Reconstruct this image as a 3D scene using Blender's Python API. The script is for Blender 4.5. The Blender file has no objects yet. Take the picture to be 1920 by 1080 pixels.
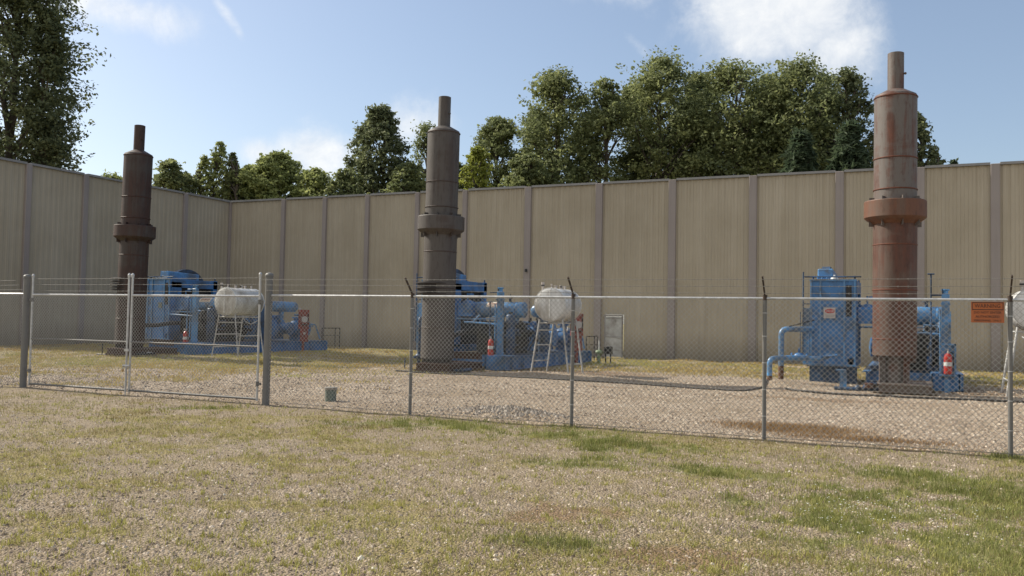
import bpy, math, random
import numpy as np
from mathutils import Vector, Matrix
C = bpy.context.scene
COL = C.collection
R = math.radians
PI = math.pi
random.seed(7)

# ------------------------------------------------------------------ camera
F, PIT, ROLL, CH, YAW = 1641.4, 0.0381, 0.0187, 1.708, 0.422      # px focal (1920 wide), radians, metres
cam = bpy.data.cameras.new('camera')
camo = bpy.data.objects.new('camera', cam)
COL.objects.link(camo)
cam.sensor_width = 36.0
cam.lens = F / 1920 * 36
cam.clip_start = 0.1
cam.clip_end = 6000
camo.matrix_world = (Matrix.Translation((0, 0, CH)) @ Matrix.Rotation(YAW, 4, 'Z')
                     @ Matrix.Rotation(PI / 2 + PIT, 4, 'X') @ Matrix.Rotation(ROLL, 4, 'Z'))
C.camera = camo

# ------------------------------------------------------------------ light
SUN_EL = R(38.6)
SUN_D = Vector((-math.cos(R(3.5)) * math.cos(SUN_EL), math.sin(R(3.5)) * math.cos(SUN_EL), math.sin(SUN_EL)))
sl = bpy.data.lights.new('sun', 'SUN')
sl.energy = 5.0
sl.angle = R(0.5)
sl.color = (1.0, 0.93, 0.80)
so = bpy.data.objects.new('sun', sl)
COL.objects.link(so)
so.rotation_euler = SUN_D.to_track_quat('Z', 'Y').to_euler()
C.view_settings.view_transform = 'Standard'
C.view_settings.look = 'None'
C.view_settings.exposure = 0.29
C.view_settings.gamma = 1.0
SKY_STRENGTH = 0.115


def ray(px, py):
    """direction in the yard's axes of a pixel of the 1920 wide photograph"""
    cp, sp, cr, sr = math.cos(PIT), math.sin(PIT), math.cos(ROLL), math.sin(ROLL)
    X, Y = px - 960, 540 - py
    a = X * cr - Y * sr
    b = X * sr + Y * cr
    y = cp * F - sp * b
    z = sp * F + cp * b
    return Vector((a * math.cos(YAW) - y * math.sin(YAW), a * math.sin(YAW) + y * math.cos(YAW), z))


def at(px, py, D):
    d = ray(px, py)
    return Vector((0, 0, CH)) + d * (D / math.hypot(d.x, d.y))


def ground_at(px, py):
    d = ray(px, py)
    t = -CH / d.z
    return (d.x * t, d.y * t)


# ------------------------------------------------------------------ node helpers
def nd(nt, kind, **kw):
    n = nt.nodes.new(kind)
    for k, v in kw.items():
        if k.startswith('i_'):
            n.inputs[k[2:]].default_value = v
        else:
            setattr(n, k, v)
    return n


def setin(nt, sock, v):
    if isinstance(v, (int, float, tuple, list)):
        if sock.type == 'RGBA' and not isinstance(v, (int, float)) and len(v) == 3:
            v = (*v, 1)
        sock.default_value = v
    else:
        nt.links.new(v, sock)


def vmath(nt, op, a, b=None):
    n = nt.nodes.new('ShaderNodeVectorMath'); n.operation = op
    setin(nt, n.inputs[0], a)
    if b is not None: setin(nt, n.inputs[1], b)
    return n.outputs['Value'] if op in ('DOT_PRODUCT', 'LENGTH') else n.outputs[0]


def fmath(nt, op, a, b=0.0, clamp=False):
    n = nt.nodes.new('ShaderNodeMath'); n.operation = op; n.use_clamp = clamp
    setin(nt, n.inputs[0], a); setin(nt, n.inputs[1], b)
    return n.outputs[0]


def mixc(nt, f, a, b, mode='MIX'):
    n = nt.nodes.new('ShaderNodeMix'); n.data_type = 'RGBA'; n.blend_type = mode
    setin(nt, n.inputs[0], f); setin(nt, n.inputs[6], a); setin(nt, n.inputs[7], b)
    return n.outputs[2]


def noise(nt, vec, scale, detail=4, rough=0.6, dist=0.0):
    n = nt.nodes.new('ShaderNodeTexNoise')
    n.inputs['Scale'].default_value = scale; n.inputs['Detail'].default_value = detail
    n.inputs['Roughness'].default_value = rough; n.inputs['Distortion'].default_value = dist
    if vec is not None: nt.links.new(vec, n.inputs['Vector'])
    return n.outputs['Fac']


def mrange(nt, v, a, b, c=0.0, d=1.0, smooth=False):
    n = nt.nodes.new('ShaderNodeMapRange'); n.clamp = True
    if smooth: n.interpolation_type = 'SMOOTHSTEP'
    setin(nt, n.inputs[0], v)
    for i, x in enumerate((a, b, c, d)): n.inputs[i + 1].default_value = x
    return n.outputs[0]


def coords(nt, scale=(1, 1, 1), kind='Object'):
    t = nt.nodes.new('ShaderNodeTexCoord')
    m = nt.nodes.new('ShaderNodeMapping')
    m.inputs['Scale'].default_value = scale
    nt.links.new(t.outputs[kind], m.inputs[0])
    return m.outputs[0]


def world_coords(nt, scale=(1, 1, 1)):
    g = nt.nodes.new('ShaderNodeNewGeometry')
    m = nt.nodes.new('ShaderNodeMapping')
    m.inputs['Scale'].default_value = scale
    nt.links.new(g.outputs['Position'], m.inputs[0])
    return m.outputs[0]


def mat(name, base=(0.5, 0.5, 0.5), rough=0.6, metal=0.0, spec=0.5):
    m = bpy.data.materials.new(name); m.use_nodes = True
    nt = m.node_tree
    b = nt.nodes['Principled BSDF']
    b.inputs['Base Color'].default_value = (*base, 1)
    b.inputs['Roughness'].default_value = rough
    b.inputs['Metallic'].default_value = metal
    b.inputs['Specular IOR Level'].default_value = spec
    return m, nt, b


def bump(nt, b, h, strength=0.3, dist=0.02):
    n = nt.nodes.new('ShaderNodeBump')
    n.inputs['Strength'].default_value = strength; n.inputs['Distance'].default_value = dist
    nt.links.new(h, n.inputs['Height']); nt.links.new(n.outputs[0], b.inputs['Normal'])


def simple(name, base, rough=0.6, metal=0.0, var=0.25, scale=6.0, dirt=None, dirt_amt=0.3, spec=0.5, stretch=(1, 1, 1)):
    m, nt, b = mat(name, base, rough, metal, spec)
    v = world_coords(nt, stretch)
    n1 = noise(nt, v, scale, 5, 0.65)
    lo = tuple(c * (1 - var) for c in base); hi = tuple(min(1, c * (1 + var)) for c in base)
    col = mixc(nt, mrange(nt, n1, 0.3, 0.7), lo, hi)
    if dirt:
        n2 = noise(nt, v, scale * 0.45, 6, 0.7, 0.4)
        col = mixc(nt, mrange(nt, n2, 0.62 - dirt_amt * 0.4, 0.78 - dirt_amt * 0.3), col, dirt)
    nt.links.new(col, b.inputs['Base Color'])
    nt.links.new(mrange(nt, n1, 0.3, 0.7, rough * 0.85, min(1, rough * 1.15)), b.inputs['Roughness'])
    bump(nt, b, n1, 0.25, 0.004)
    return m


# ------------------------------------------------------------------ sky
W = bpy.data.worlds.new('World'); C.world = W; W.use_nodes = True
wt = W.node_tree
bg = wt.nodes['Background']
sky = wt.nodes.new('ShaderNodeTexSky'); sky.sky_type = 'NISHITA'; sky.sun_disc = False
sky.sun_elevation = SUN_EL
sky.sun_rotation = math.atan2(SUN_D.x, SUN_D.y)
sky.altitude = 200; sky.air_density = 1.0; sky.dust_density = 1.6; sky.ozone_density = 1.2
bg.inputs['Strength'].default_value = SKY_STRENGTH
tc = wt.nodes.new('ShaderNodeTexCoord').outputs['Generated']
n_a = noise(wt, tc, 7.0, 9, 0.62, 0.25)
n_b = noise(wt, tc, 22.0, 6, 0.65, 0.3)
nn = fmath(wt, 'ADD', fmath(wt, 'MULTIPLY', n_a, 0.75), fmath(wt, 'MULTIPLY', n_b, 0.25))
# (centre px, centre py, half width px, half height px, tilt, density)
CLOUDS = [(1460, 20, 165, 100, 0.15, 1.25), (1565, 80, 110, 70, 0.2, 0.9), (1370, 20, 110, 60, 0, .55), (1330, -80, 260, 70, 0, .9),
          (600, 290, 90, 55, 0, 1.05), (480, 285, 45, 34, 0, 0.75), (200, 10, 170, 42, 0.1, 0.85), (60, -20, 160, 40, 0, .8),
          (430, 35, 60, 14, 0.9, 0.50), (1195, 85, 50, 14, 0.8, 0.36), (365, 70, 45, 12, 0.1, 0.35), (770, 235, 90, 50, 0, .7),
          (2500, -40, 300, 60, 0, .9), (-400, 100, 260, 100, 0, .9), (1000, -400, 400, 120, 0, .9), (2900, 300, 500, 90, 0, .9),
          (-1400, 200, 500, 90, 0, .9)]
mask = None
for (px, py, hw, hh, tilt, dens) in CLOUDS:
    d = ray(px, py).normalized()
    r = Vector((0, 0, 1)).cross(d) * -1; r.normalize()
    u = r.cross(d); u = u if u.z > 0 else -u; u.normalize()
    r2 = r * math.cos(tilt) - u * math.sin(tilt); u2 = r * math.sin(tilt) + u * math.cos(tilt)
    a = fmath(wt, 'DIVIDE', vmath(wt, 'DOT_PRODUCT', tc, tuple(r2)), hw / F)
    b_ = fmath(wt, 'DIVIDE', fmath(wt, 'SUBTRACT', vmath(wt, 'DOT_PRODUCT', tc, tuple(u2)), 0.0), hh / F)
    q = fmath(wt, 'ADD', fmath(wt, 'MULTIPLY', a, a), fmath(wt, 'MULTIPLY', b_, b_))
    e = fmath(wt, 'EXPONENT', fmath(wt, 'MULTIPLY', q, -0.9))
    front = fmath(wt, 'GREATER_THAN', vmath(wt, 'DOT_PRODUCT', tc, tuple(d)), 0.0)
    e = fmath(wt, 'MULTIPLY', fmath(wt, 'MULTIPLY', e, dens), front)
    mask = e if mask is None else fmath(wt, 'MAXIMUM', mask, e)
cl = fmath(wt, 'MULTIPLY', mask, 1.0)
cl = fmath(wt, 'ADD', cl, fmath(wt, 'MULTIPLY', fmath(wt, 'SUBTRACT', nn, 0.5), 2.1))
sepd = wt.nodes.new('ShaderNodeSeparateXYZ'); wt.links.new(tc, sepd.inputs[0])
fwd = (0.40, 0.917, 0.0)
behind = mrange(wt, vmath(wt, 'DOT_PRODUCT', tc, fwd), 0.12, -0.22, 0, 1, True)          # added cloud-like glow behind the camera, unseen, brightens the shaded walls
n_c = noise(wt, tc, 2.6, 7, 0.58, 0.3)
back_fill = fmath(wt, 'MULTIPLY', mrange(wt, n_c, 0.36, 0.5, 0, 1, True), behind)
back_fill = fmath(wt, 'MULTIPLY', back_fill, mrange(wt, sepd.outputs[2], -0.02, 0.08, 0, 1))
cl = fmath(wt, 'MULTIPLY', mrange(wt, cl, 0.22, 0.95, 0, 1, True), mrange(wt, mask, 0.04, 0.3, 0, 1))
SKYCOL = mixc(wt, 0.13, sky.outputs[0], (5.6, 6.3, 7.2))
shade = mixc(wt, mrange(wt, n_b, 0.35, 0.65), (5.9, 6.2, 6.6), (7.6, 7.6, 7.5))
skyc = mixc(wt, fmath(wt, 'MULTIPLY', cl, 0.85), SKYCOL, shade)
skyc = mixc(wt, fmath(wt, 'MULTIPLY', back_fill, 0.9), skyc, mixc(wt, mrange(wt, n_b, .35, .65), (5.7, 5.8, 5.9), (7.4, 7.3, 7.1)))
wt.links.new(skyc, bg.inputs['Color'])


# ------------------------------------------------------------------ mesh builder
class MB:
    def __init__(self):
        self.v = []; self.f = []; self.s = []; self.m = []

    def mark(self):
        """what follows is a piece of its own"""
        self.m.append((len(self.v), len(self.f)))
        return self

    def add(self, vs, fs, smooth=False):
        o = len(self.v)
        self.v += [tuple(p) for p in vs]
        for f in fs:
            self.f.append([i + o for i in f]); self.s.append(smooth)
        return self

    def box(self, c, s, rot=None, ch=0.0):
        """centre, full sizes, optional rotation Matrix, chamfer of the vertical and top edges"""
        x, y, z = s[0] / 2, s[1] / 2, s[2] / 2
        if ch > 0:
            k = min(ch, x * .9, y * .9, z * .9)
            ring = [(-x + k, -y), (x - k, -y), (x, -y + k), (x, y - k), (x - k, y), (-x + k, y), (-x, y - k), (-x, -y + k)]
            inn = [(-x + k, -y + k), (x - k, -y + k), (x - k, -y + k), (x - k, y - k), (x - k, y - k), (-x + k, y - k), (-x + k, y - k), (-x + k, -y + k)]
            vs = [(a, b, -z) for a, b in ring] + [(a, b, z - k) for a, b in ring] + [(a, b, z) for a, b in
                 [(-x + k, -y + k), (x - k, -y + k), (x - k, y - k), (-x + k, y - k)]]
            fs = [list(range(7, -1, -1))]
            for i in range(8):
                j = (i + 1) % 8
                fs.append([i, j, 8 + j, 8 + i])
            t = 16
            m = [0, 1, 1, 2, 2, 3, 3, 0]
            for i in range(8):
                j = (i + 1) % 8
                if m[i] == m[j]: fs.append([8 + i, 8 + j, t + m[i]])
                else: fs.append([8 + i, 8 + j, t + m[j], t + m[i]])
            fs.append([t, t + 1, t + 2, t + 3])
        else:
            vs = [(-x, -y, -z), (x, -y, -z), (x, y, -z), (-x, y, -z), (-x, -y, z), (x, -y, z), (x, y, z), (-x, y, z)]
            fs = [(3, 2, 1, 0), (4, 5, 6, 7), (0, 1, 5, 4), (1, 2, 6, 5), (2, 3, 7, 6), (3, 0, 4, 7)]
        c = Vector(c)
        if rot is not None: vs = [rot @ Vector(p) + c for p in vs]
        else: vs = [Vector(p) + c for p in vs]
        return self.add(vs, fs)

    def frame_of(self, d):
        d = Vector(d).normalized()
        a = Vector((0, 0, 1)) if abs(d.z) < 0.9 else Vector((1, 0, 0))
        x = d.cross(a).normalized(); y = d.cross(x).normalized()
        return x, y

    def cyl(self, p0, p1, r0, r1=None, n=16, caps=True, smooth=True):
        r1 = r0 if r1 is None else r1
        p0 = Vector(p0); p1 = Vector(p1); x, y = self.frame_of(p1 - p0)
        vs = []
        for p, r in ((p0, r0), (p1, r1)):
            for i in range(n):
                a = 2 * PI * i / n
                vs.append(p + x * (r * math.cos(a)) + y * (r * math.sin(a)))
        self.add(vs, [(i, (i + 1) % n, n + (i + 1) % n, n + i) for i in range(n)], smooth)
        if caps:
            self.add([vs[i] for i in range(n)], [list(range(n))[::-1]])
            self.add([vs[n + i] for i in range(n)], [list(range(n))])
        return self

    def lathe(self, prof, c=(0, 0, 0), axis=(0, 0, 1), n=32, smooth=True, crisp=()):
        """profile [(r, h)] round an axis through c; edges sharper than 30 deg split the shading"""
        ax = Vector(axis).normalized(); x, y = self.frame_of(ax); c = Vector(c)
        def ring(r, h):
            return [c + ax * h + x * (r * math.cos(2 * PI * i / n)) + y * (r * math.sin(2 * PI * i / n)) for i in range(n)]
        for k in range(len(prof) - 1):
            a = ring(*prof[k]); b = ring(*prof[k + 1])
            self.add(a + b, [(i, (i + 1) % n, n + (i + 1) % n, n + i) for i in range(n)], smooth)
        return self

    def capped(self, c0, c1, r, n=20, dome=0.25, k=5):
        """a vessel with domed heads"""
        c0 = Vector(c0); c1 = Vector(c1); L = (c1 - c0).length
        prof = []
        for i in range(k + 1):
            a = PI / 2 * i / k
            prof.append((r * math.sin(a), -dome * r * math.cos(a)))
        for i in range(k + 1):
            a = PI / 2 * i / k
            prof.append((r * math.cos(a), L + dome * r * math.sin(a)))
        ax = (c1 - c0).normalized(); x, y = self.frame_of(ax)
        vs = []
        for (rr, h) in prof:
            rr = max(rr, 0.0005)
            vs += [c0 + ax * h + x * (rr * math.cos(2 * PI * i / n)) + y * (rr * math.sin(2 * PI * i / n)) for i in range(n)]
        fs = []
        for j in range(len(prof) - 1):
            for i in range(n):
                fs.append((j * n + i, j * n + (i + 1) % n, (j + 1) * n + (i + 1) % n, (j + 1) * n + i))
        return self.add(vs, fs, True)

    def pipe(self, pts, r, n=10, bend=0.0, caps=True):
        P = [Vector(p) for p in pts]
        if bend > 0:
            Q = [P[0]]
            for i in range(1, len(P) - 1):
                a = (P[i - 1] - P[i]); b = (P[i + 1] - P[i]); k = min(bend, a.length * .45, b.length * .45)
                s = P[i] + a.normalized() * k; e = P[i] + b.normalized() * k
                for t in range(6):
                    t /= 5
                    Q.append(s * (1 - t) ** 2 + P[i] * 2 * t * (1 - t) + e * t * t)
            Q.append(P[-1]); P = Q
        vs = []; x = None
        for i, p in enumerate(P):
            d = (P[min(i + 1, len(P) - 1)] - P[max(i - 1, 0)]).normalized()
            if x is None: x, y = self.frame_of(d)
            else:
                x = (x - d * x.dot(d)).normalized(); y = d.cross(x).normalized()
            rr = r[i] if isinstance(r, (list, tuple)) and len(r) == len(P) else (r if not isinstance(r, (list, tuple)) else r[0] + (r[-1] - r[0]) * i / (len(P) - 1))
            vs += [p + x * (rr * math.cos(2 * PI * k / n)) + y * (rr * math.sin(2 * PI * k / n)) for k in range(n)]
        fs = []
        for j in range(len(P) - 1):
            for k in range(n):
                fs.append((j * n + k, j * n + (k + 1) % n, (j + 1) * n + (k + 1) % n, (j + 1) * n + k))
        self.add(vs, fs, True)
        if caps:
            self.add(vs[:n], [list(range(n))]); self.add(vs[-n:], [list(range(n))])
        return self

    def sphere(self, c, r, sc=(1, 1, 1), n=12, k=7):
        vs = []
        for j in range(k + 1):
            a = PI * j / k
            for i in range(n):
                b = 2 * PI * i / n
                rr = max(math.sin(a), 0.001)
                vs.append((c[0] + r * sc[0] * rr * math.cos(b), c[1] + r * sc[1] * rr * math.sin(b), c[2] + r * sc[2] * math.cos(a)))
        fs = [(j * n + i, (j + 1) * n + i, (j + 1) * n + (i + 1) % n, j * n + (i + 1) % n) for j in range(k) for i in range(n)]
        return self.add(vs, fs, True)

    def build(self, name, m, parent=None, loc=None):
        me = bpy.data.meshes.new(name)
        me.from_pydata([tuple(p) for p in self.v], [], self.f)
        me.polygons.foreach_set('use_smooth', self.s)
        me.materials.append(m)
        me.update()
        o = bpy.data.objects.new(name, me)
        COL.objects.link(o)
        if parent is not None: o.parent = parent
        if loc is not None: o.location = loc
        return o


def build_each(mb, name, m, parent=None, loc=None):
    mk = mb.m + [(len(mb.v), len(mb.f))]
    if mk[0] != (0, 0): mk = [(0, 0)] + mk
    out = []
    for (v0, f0), (v1, f1) in zip(mk[:-1], mk[1:]):
        if f1 == f0: continue
        q = MB(); q.v = mb.v[v0:v1]; q.f = [[i - v0 for i in f] for f in mb.f[f0:f1]]; q.s = mb.s[f0:f1]
        out.append(q.build(name, m, parent, loc))
    return out


def tag(o, label=None, cat=None, group=None, kind=None):
    if label: o['label'] = label
    if cat: o['category'] = cat
    if group: o['group'] = group
    if kind: o['kind'] = kind
    return o


def empty(name, loc=(0, 0, 0), rz=0.0, label=None, cat=None, group=None):
    o = bpy.data.objects.new(name, None); COL.objects.link(o)
    o.location = loc; o.rotation_euler = (0, 0, rz); o.empty_display_size = 0.3
    return tag(o, label, cat, group)


def copy_tree(o, parent=None):
    c = o.copy(); COL.objects.link(c)
    if parent is not None: c.parent = parent
    for ch in [k for k in bpy.data.objects if k.parent == o]:
        copy_tree(ch, c)
    return c


def np_mesh(name, verts, faces_n, nper, m, attrs=None, parent=None, smooth=False, loc=None):
    """verts (N,3), faces (M,nper) as numpy; attrs {name: (type, domain, data)}"""
    me = bpy.data.meshes.new(name)
    V = np.asarray(verts, dtype=np.float32); Fc = np.asarray(faces_n, dtype=np.int32)
    me.vertices.add(len(V)); me.vertices.foreach_set('co', V.ravel())
    me.loops.add(Fc.size); me.loops.foreach_set('vertex_index', Fc.ravel())
    me.polygons.add(len(Fc))
    me.polygons.foreach_set('loop_start', np.arange(0, Fc.size, nper, dtype=np.int32))
    me.polygons.foreach_set('use_smooth', np.full(len(Fc), smooth, dtype=bool))
    me.update(calc_edges=True)
    if attrs:
        for an, (ty, dom, data) in attrs.items():
            at_ = me.attributes.new(an, ty, dom)
            key = 'value' if ty == 'FLOAT' else 'color'
            at_.data.foreach_set(key, np.asarray(data, dtype=np.float32).ravel())
    me.materials.append(m)
    o = bpy.data.objects.new(name, me); COL.objects.link(o)
    if parent is not None: o.parent = parent
    if loc is not None: o.location = loc
    return o


# ------------------------------------------------------------------ smooth 2-D value noise in numpy
def vnoise(x, y, scale, seed=0):
    xs, ys = x / scale + 1000.0, y / scale + 1000.0
    xi, yi = np.floor(xs).astype(np.int64), np.floor(ys).astype(np.int64)
    fx, fy = xs - xi, ys - yi
    fx = fx * fx * (3 - 2 * fx); fy = fy * fy * (3 - 2 * fy)
    def h(a, b):
        k = (a * 374761393 + b * 668265263 + seed * 1442695041) & 0x7fffffff
        k = ((k ^ (k >> 13)) * 1274126177) & 0x7fffffff
        return ((k ^ (k >> 16)) & 0xffff) / 65535.0
    return (h(xi, yi) * (1 - fx) + h(xi + 1, yi) * fx) * (1 - fy) + (h(xi, yi + 1) * (1 - fx) + h(xi + 1, yi + 1) * fx) * fy


def fbm(x, y, scale, seed=0, o=4):
    r = 0; a = 1; t = 0
    for i in range(o):
        r = r + a * vnoise(x, y, scale / 2 ** i, seed + i * 17); t += a; a *= .55
    return r / t


def sstep(a, b, x):
    t = np.clip((x - a) / (b - a), 0, 1)
    return t * t * (3 - 2 * t)


FENCE_V = 13.65
WALL_V = 42.83
WALL_U = -38.79
WALL_H = 8.93

# ------------------------------------------------------------------ what covers the ground where
def blob(x, y, cu, cv, ru, rv, rot=0.0):
    dx, dy = x - cu, y - cv
    a = dx * math.cos(rot) + dy * math.sin(rot); b = -dx * math.sin(rot) + dy * math.cos(rot)
    return np.exp(-((a / ru) ** 2 + (b / rv) ** 2))


def P2(px, py):
    return ground_at(px, py)

GREEN = [(780, 795, 120, .6), (930, 800, 150, .7), (1060, 818, 130, .8), (1170, 838, 140, .8), (1110, 868, 110, .5), (1330, 885, 130, .4),
         (1380, 940, 30, .28), (1560, 985, 130, .8), (1750, 960, 200, 1.0), (1880, 930, 150, 1.0), (1820, 1040, 200, .8), (1600, 925, 120, .4), (1700, 890, 100, .35),
         (1040, 1020, 120, .3), (1920, 860, 80, .4), (380, 768, 60, .2)]
BROWN = [(1450, 806, 90, .5), (1580, 825, 130, .5), (1800, 850, 120, .5), (1550, 1010, 170, .4), (1000, 960, 200, .5), (1300, 1050, 250, .4)]


def pxblob(x, y, px, py, hw, ru_d, seed=0):
    cu, cv = P2(px, py)
    D = math.hypot(cu, cv)
    rr = hw / F * D
    # across and along the line of sight
    ang = math.atan2(cv, cu) - PI / 2
    return blob(x, y, cu, cv, rr, ru_d, ang)


def cover(x, y):
    """returns green, dry, brown, gravelness 0..1 for numpy arrays"""
    n1 = fbm(x, y, 2.2, 3); n2 = fbm(x, y, 0.7, 9); n3 = fbm(x, y, 5.5, 21)
    inside = sstep(FENCE_V - .25, FENCE_V + .25, y + (n2 - .5) * .7)
    out = 1 - inside
    g = np.zeros_like(x)
    for (px, py, hw, dd) in GREEN:
        g = np.maximum(g, pxblob(x, y, px, py, hw, dd))
    right = sstep(-2.5, 2.0, x) * (1 - sstep(12.2, 13.3, y))
    n4 = fbm(x, y, .35, 55, 3)
    g = np.clip(g * 1.25 * sstep(.22, .6, n4 * .6 + n1 * .4) + right * .58 * sstep(.34, .64, n4 * .55 + n1 * .45) + .12 * sstep(.52, .72, n4) * out, 0, 1)
    dry = sstep(.44, .62, n1 * .5 + n2 * .5) * (0.75 - 0.25 * sstep(-8, 0, x)) * out
    dry = np.maximum(dry, .75 * sstep(-3, 2, x) * out * sstep(.35, .55, n1))
    # yard: yellow grass towards the back wall and by the left unit
    back = sstep(27.5, 32, y + (n1 - .5) * 5 - 0.08 * np.abs(x + 12)) * inside
    leftg = sstep(-10, -20, x + (n3 - .5) * 8) * sstep(17, 22, y + (n1 - .5) * 6) * inside
    midl = sstep(-8, -17, x + (n3 - .5) * 5) * inside * sstep(.5, .62, n1) * .5
    dry = np.maximum(dry, np.maximum(back * sstep(.3, .5, n1 * .5 + n2 * .5), np.maximum(leftg * sstep(.28, .45, n2), midl)))
    br = np.zeros_like(x)
    for (px, py, hw, dd) in BROWN:
        br = np.maximum(br, pxblob(x, y, px, py, hw, dd))
    br = br * sstep(.3, .55, n2)
    # soil stains in the yard round the right unit; last two paint unit shadows
    br = np.maximum(br, .8 * blob(x, y, -1.8, 21.9, 3.2, .8) * sstep(.30, .5, n2))
    br = np.maximum(br, .7 * blob(x, y, -6.5, 22.6, 2.2, .45) * sstep(.35, .5, n2))
    br = np.maximum(br, .7 * blob(x, y, -2.0, 24.6, 2.2, .7) * sstep(.3, .5, n2))
    br = np.maximum(br, .9 * blob(x, y, .8, 27.6, 3.2, 2.2) * inside)  # shadow beside the right unit, painted into the ground as brown
    br = np.maximum(br, .9 * blob(x, y, -11.0, 28.0, 4.0, 2.4) * inside)  # shadow beside the middle unit, painted the same way
    return np.clip(g, 0, 1), np.clip(dry, 0, 1), np.clip(br, 0, 1)


def relief(x, y):
    h = (fbm(x, y, 3.0, 41) - .5) * .09 + (fbm(x, y, .5, 43, 2) - .5) * .022
    h = h * sstep(3, 6, np.hypot(x, y)) - 0.0
    gx, gy = P2(930, 782)
    h = h + .13 * blob(x, y, gx, gy + .4, 1.0, .35, -.1)            # heap of grey stone behind the fence
    gx, gy = P2(1455, 722)
    h = h + .20 * blob(x, y, gx + .25, gy - .6, .7, .55)            # heap round the gas risers
    h = h + .14 * blob(x, y, -10.2, 26.0, 1.8, .45)
    h = h + .12 * blob(x, y, -15.6, 25.0, 1.1, .7)
    h = h + .10 * blob(x, y, -9.5, 41.6, 1.2, .5) + .08 * blob(x, y, -6.5, 41.5, .8, .5)
    h = h - .06 * sstep(36, 40, y)
    # rise under the left unit
    h = h + .10 * sstep(-19, -24, x) * sstep(23, 26, y)
    return h


def ground_z(x, y):
    return float(relief(np.array([float(x)]), np.array([float(y)]))[0])


xs = np.concatenate([[-3000, -900, -300, -120, -70, -52], np.arange(-44, -12, .3), np.arange(-12, 7, .14), np.arange(7, 16, .3), [20, 30, 60, 120, 300, 900, 3000]])
ys = np.concatenate([[-3000, -900, -300, -100, -40, -15, -6, 0, 2], np.arange(3, 15, .12), np.arange(15, 30, .22), np.arange(30, 46, .45), [48, 52, 60, 80, 120, 300, 900, 3500]])
GX, GY = np.meshgrid(xs, ys)
gx, gy = GX.ravel(), GY.ravel()
near = (np.abs(gx) < 60) & (gy > 1) & (gy < 60)
gz = np.where(near, relief(gx, gy), 0.0)
gcol, dcol, bcol = cover(gx, gy)
far = ~near
gcol = np.where(far, .5, gcol)
nx, ny = len(xs), len(ys)
idx = np.arange(nx * ny).reshape(ny, nx)
fc = np.stack([idx[:-1, :-1], idx[:-1, 1:], idx[1:, 1:], idx[1:, :-1]], -1).reshape(-1, 4)

gm, nt, gb = mat('ground', (.3, .25, .18), 0.95, 0, 0.15)
pos = world_coords(nt)
att = nt.nodes.new('ShaderNodeAttribute'); att.attribute_name = 'cov'
sep = nt.nodes.new('ShaderNodeSeparateColor'); nt.links.new(att.outputs['Color'], sep.inputs[0])
vor = nt.nodes.new('ShaderNodeTexVoronoi'); vor.inputs['Scale'].default_value = 42
nt.links.new(pos, vor.inputs['Vector'])
vor2 = nt.nodes.new('ShaderNodeTexVoronoi'); vor2.inputs['Scale'].default_value = 19
nt.links.new(pos, vor2.inputs['Vector'])
sepc = nt.nodes.new('ShaderNodeSeparateColor'); nt.links.new(vor.outputs['Color'], sepc.inputs[0])
sepc2 = nt.nodes.new('ShaderNodeSeparateColor'); nt.links.new(vor2.outputs['Color'], sepc2.inputs[0])
nbig = noise(nt, pos, 0.45, 5, 0.6)
nmid = noise(nt, pos, 4.0, 6, 0.7)
nfine = noise(nt, pos, 30.0, 4, 0.7)
stone = mixc(nt, sepc.outputs[0], (.21, .165, .12), (.47, .375, .28))
stone = mixc(nt, mrange(nt, sepc2.outputs[1], .6, .95), stone, (.53, .44, .35))
stone = mixc(nt, mrange(nt, nbig, .4, .62), stone, mixc(nt, sepc.outputs[1], (.19, .145, .10), (.41, .32, .225)))
soil = mixc(nt, mrange(nt, nfine, .3, .7), mixc(nt, nmid, (.13, .10, .07), (.22, .175, .12)), mixc(nt, nbig, (.30, .235, .17), (.37, .305, .20)))
nlow = noise(nt, pos, 1.1, 5, .65)
soil = mixc(nt, mrange(nt, nlow, .5, .68, 0, .6), soil, (.135, .11, .085))
stone = mixc(nt, fmath(nt, 'MULTIPLY', att.outputs['Alpha'], mrange(nt, nmid, .35, .6, .88, .62)), stone, soil)
dryc = mixc(nt, mrange(nt, nfine, .3, .7), (.17, .135, .055), (.34, .285, .12))
grc = mixc(nt, mrange(nt, nfine, .3, .7), (.10, .11, .04), (.30, .29, .12))
brc = mixc(nt, mrange(nt, nfine, .3, .7), (.12, .08, .048), (.32, .215, .13))
def wgt(sock, lo=.3, hi=.62):
    s = fmath(nt, 'ADD', sock, fmath(nt, 'MULTIPLY', fmath(nt, 'SUBTRACT', nmid, .5), 1.1))
    return mrange(nt, s, lo, hi)
c1 = mixc(nt, fmath(nt, 'MULTIPLY', wgt(sep.outputs[1]), .78), stone, dryc)
c1 = mixc(nt, fmath(nt, 'MULTIPLY', wgt(sep.outputs[2]), .85), c1, brc)
c1 = mixc(nt, fmath(nt, 'MULTIPLY', wgt(sep.outputs[0], .35, .7), .8), c1, grc)
c1 = mixc(nt, mrange(nt, nmid, .56, .75, 0, .5), c1, (.11, .09, .065))
nt.links.new(c1, gb.inputs['Base Color'])
hh = fmath(nt, 'ADD', fmath(nt, 'MULTIPLY', vor.outputs['Distance'], -1.0), fmath(nt, 'MULTIPLY', nmid, .8))
bump(nt, gb, hh, 0.7, 0.035)
outm = 1 - sstep(FENCE_V - .1, FENCE_V + .35, gy + (fbm(gx, gy, .7, 9) - .5) * .7)
cov = np.stack([gcol, dcol, bcol, outm], -1)
gnd = np_mesh('ground', np.stack([gx, gy, gz], -1), fc, 4, gm, {'cov': ('FLOAT_COLOR', 'POINT', cov)}, smooth=True)
tag(gnd, kind='structure')


# ------------------------------------------------------------------ scatter: stones, blades
rng = np.random.default_rng(5)


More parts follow.
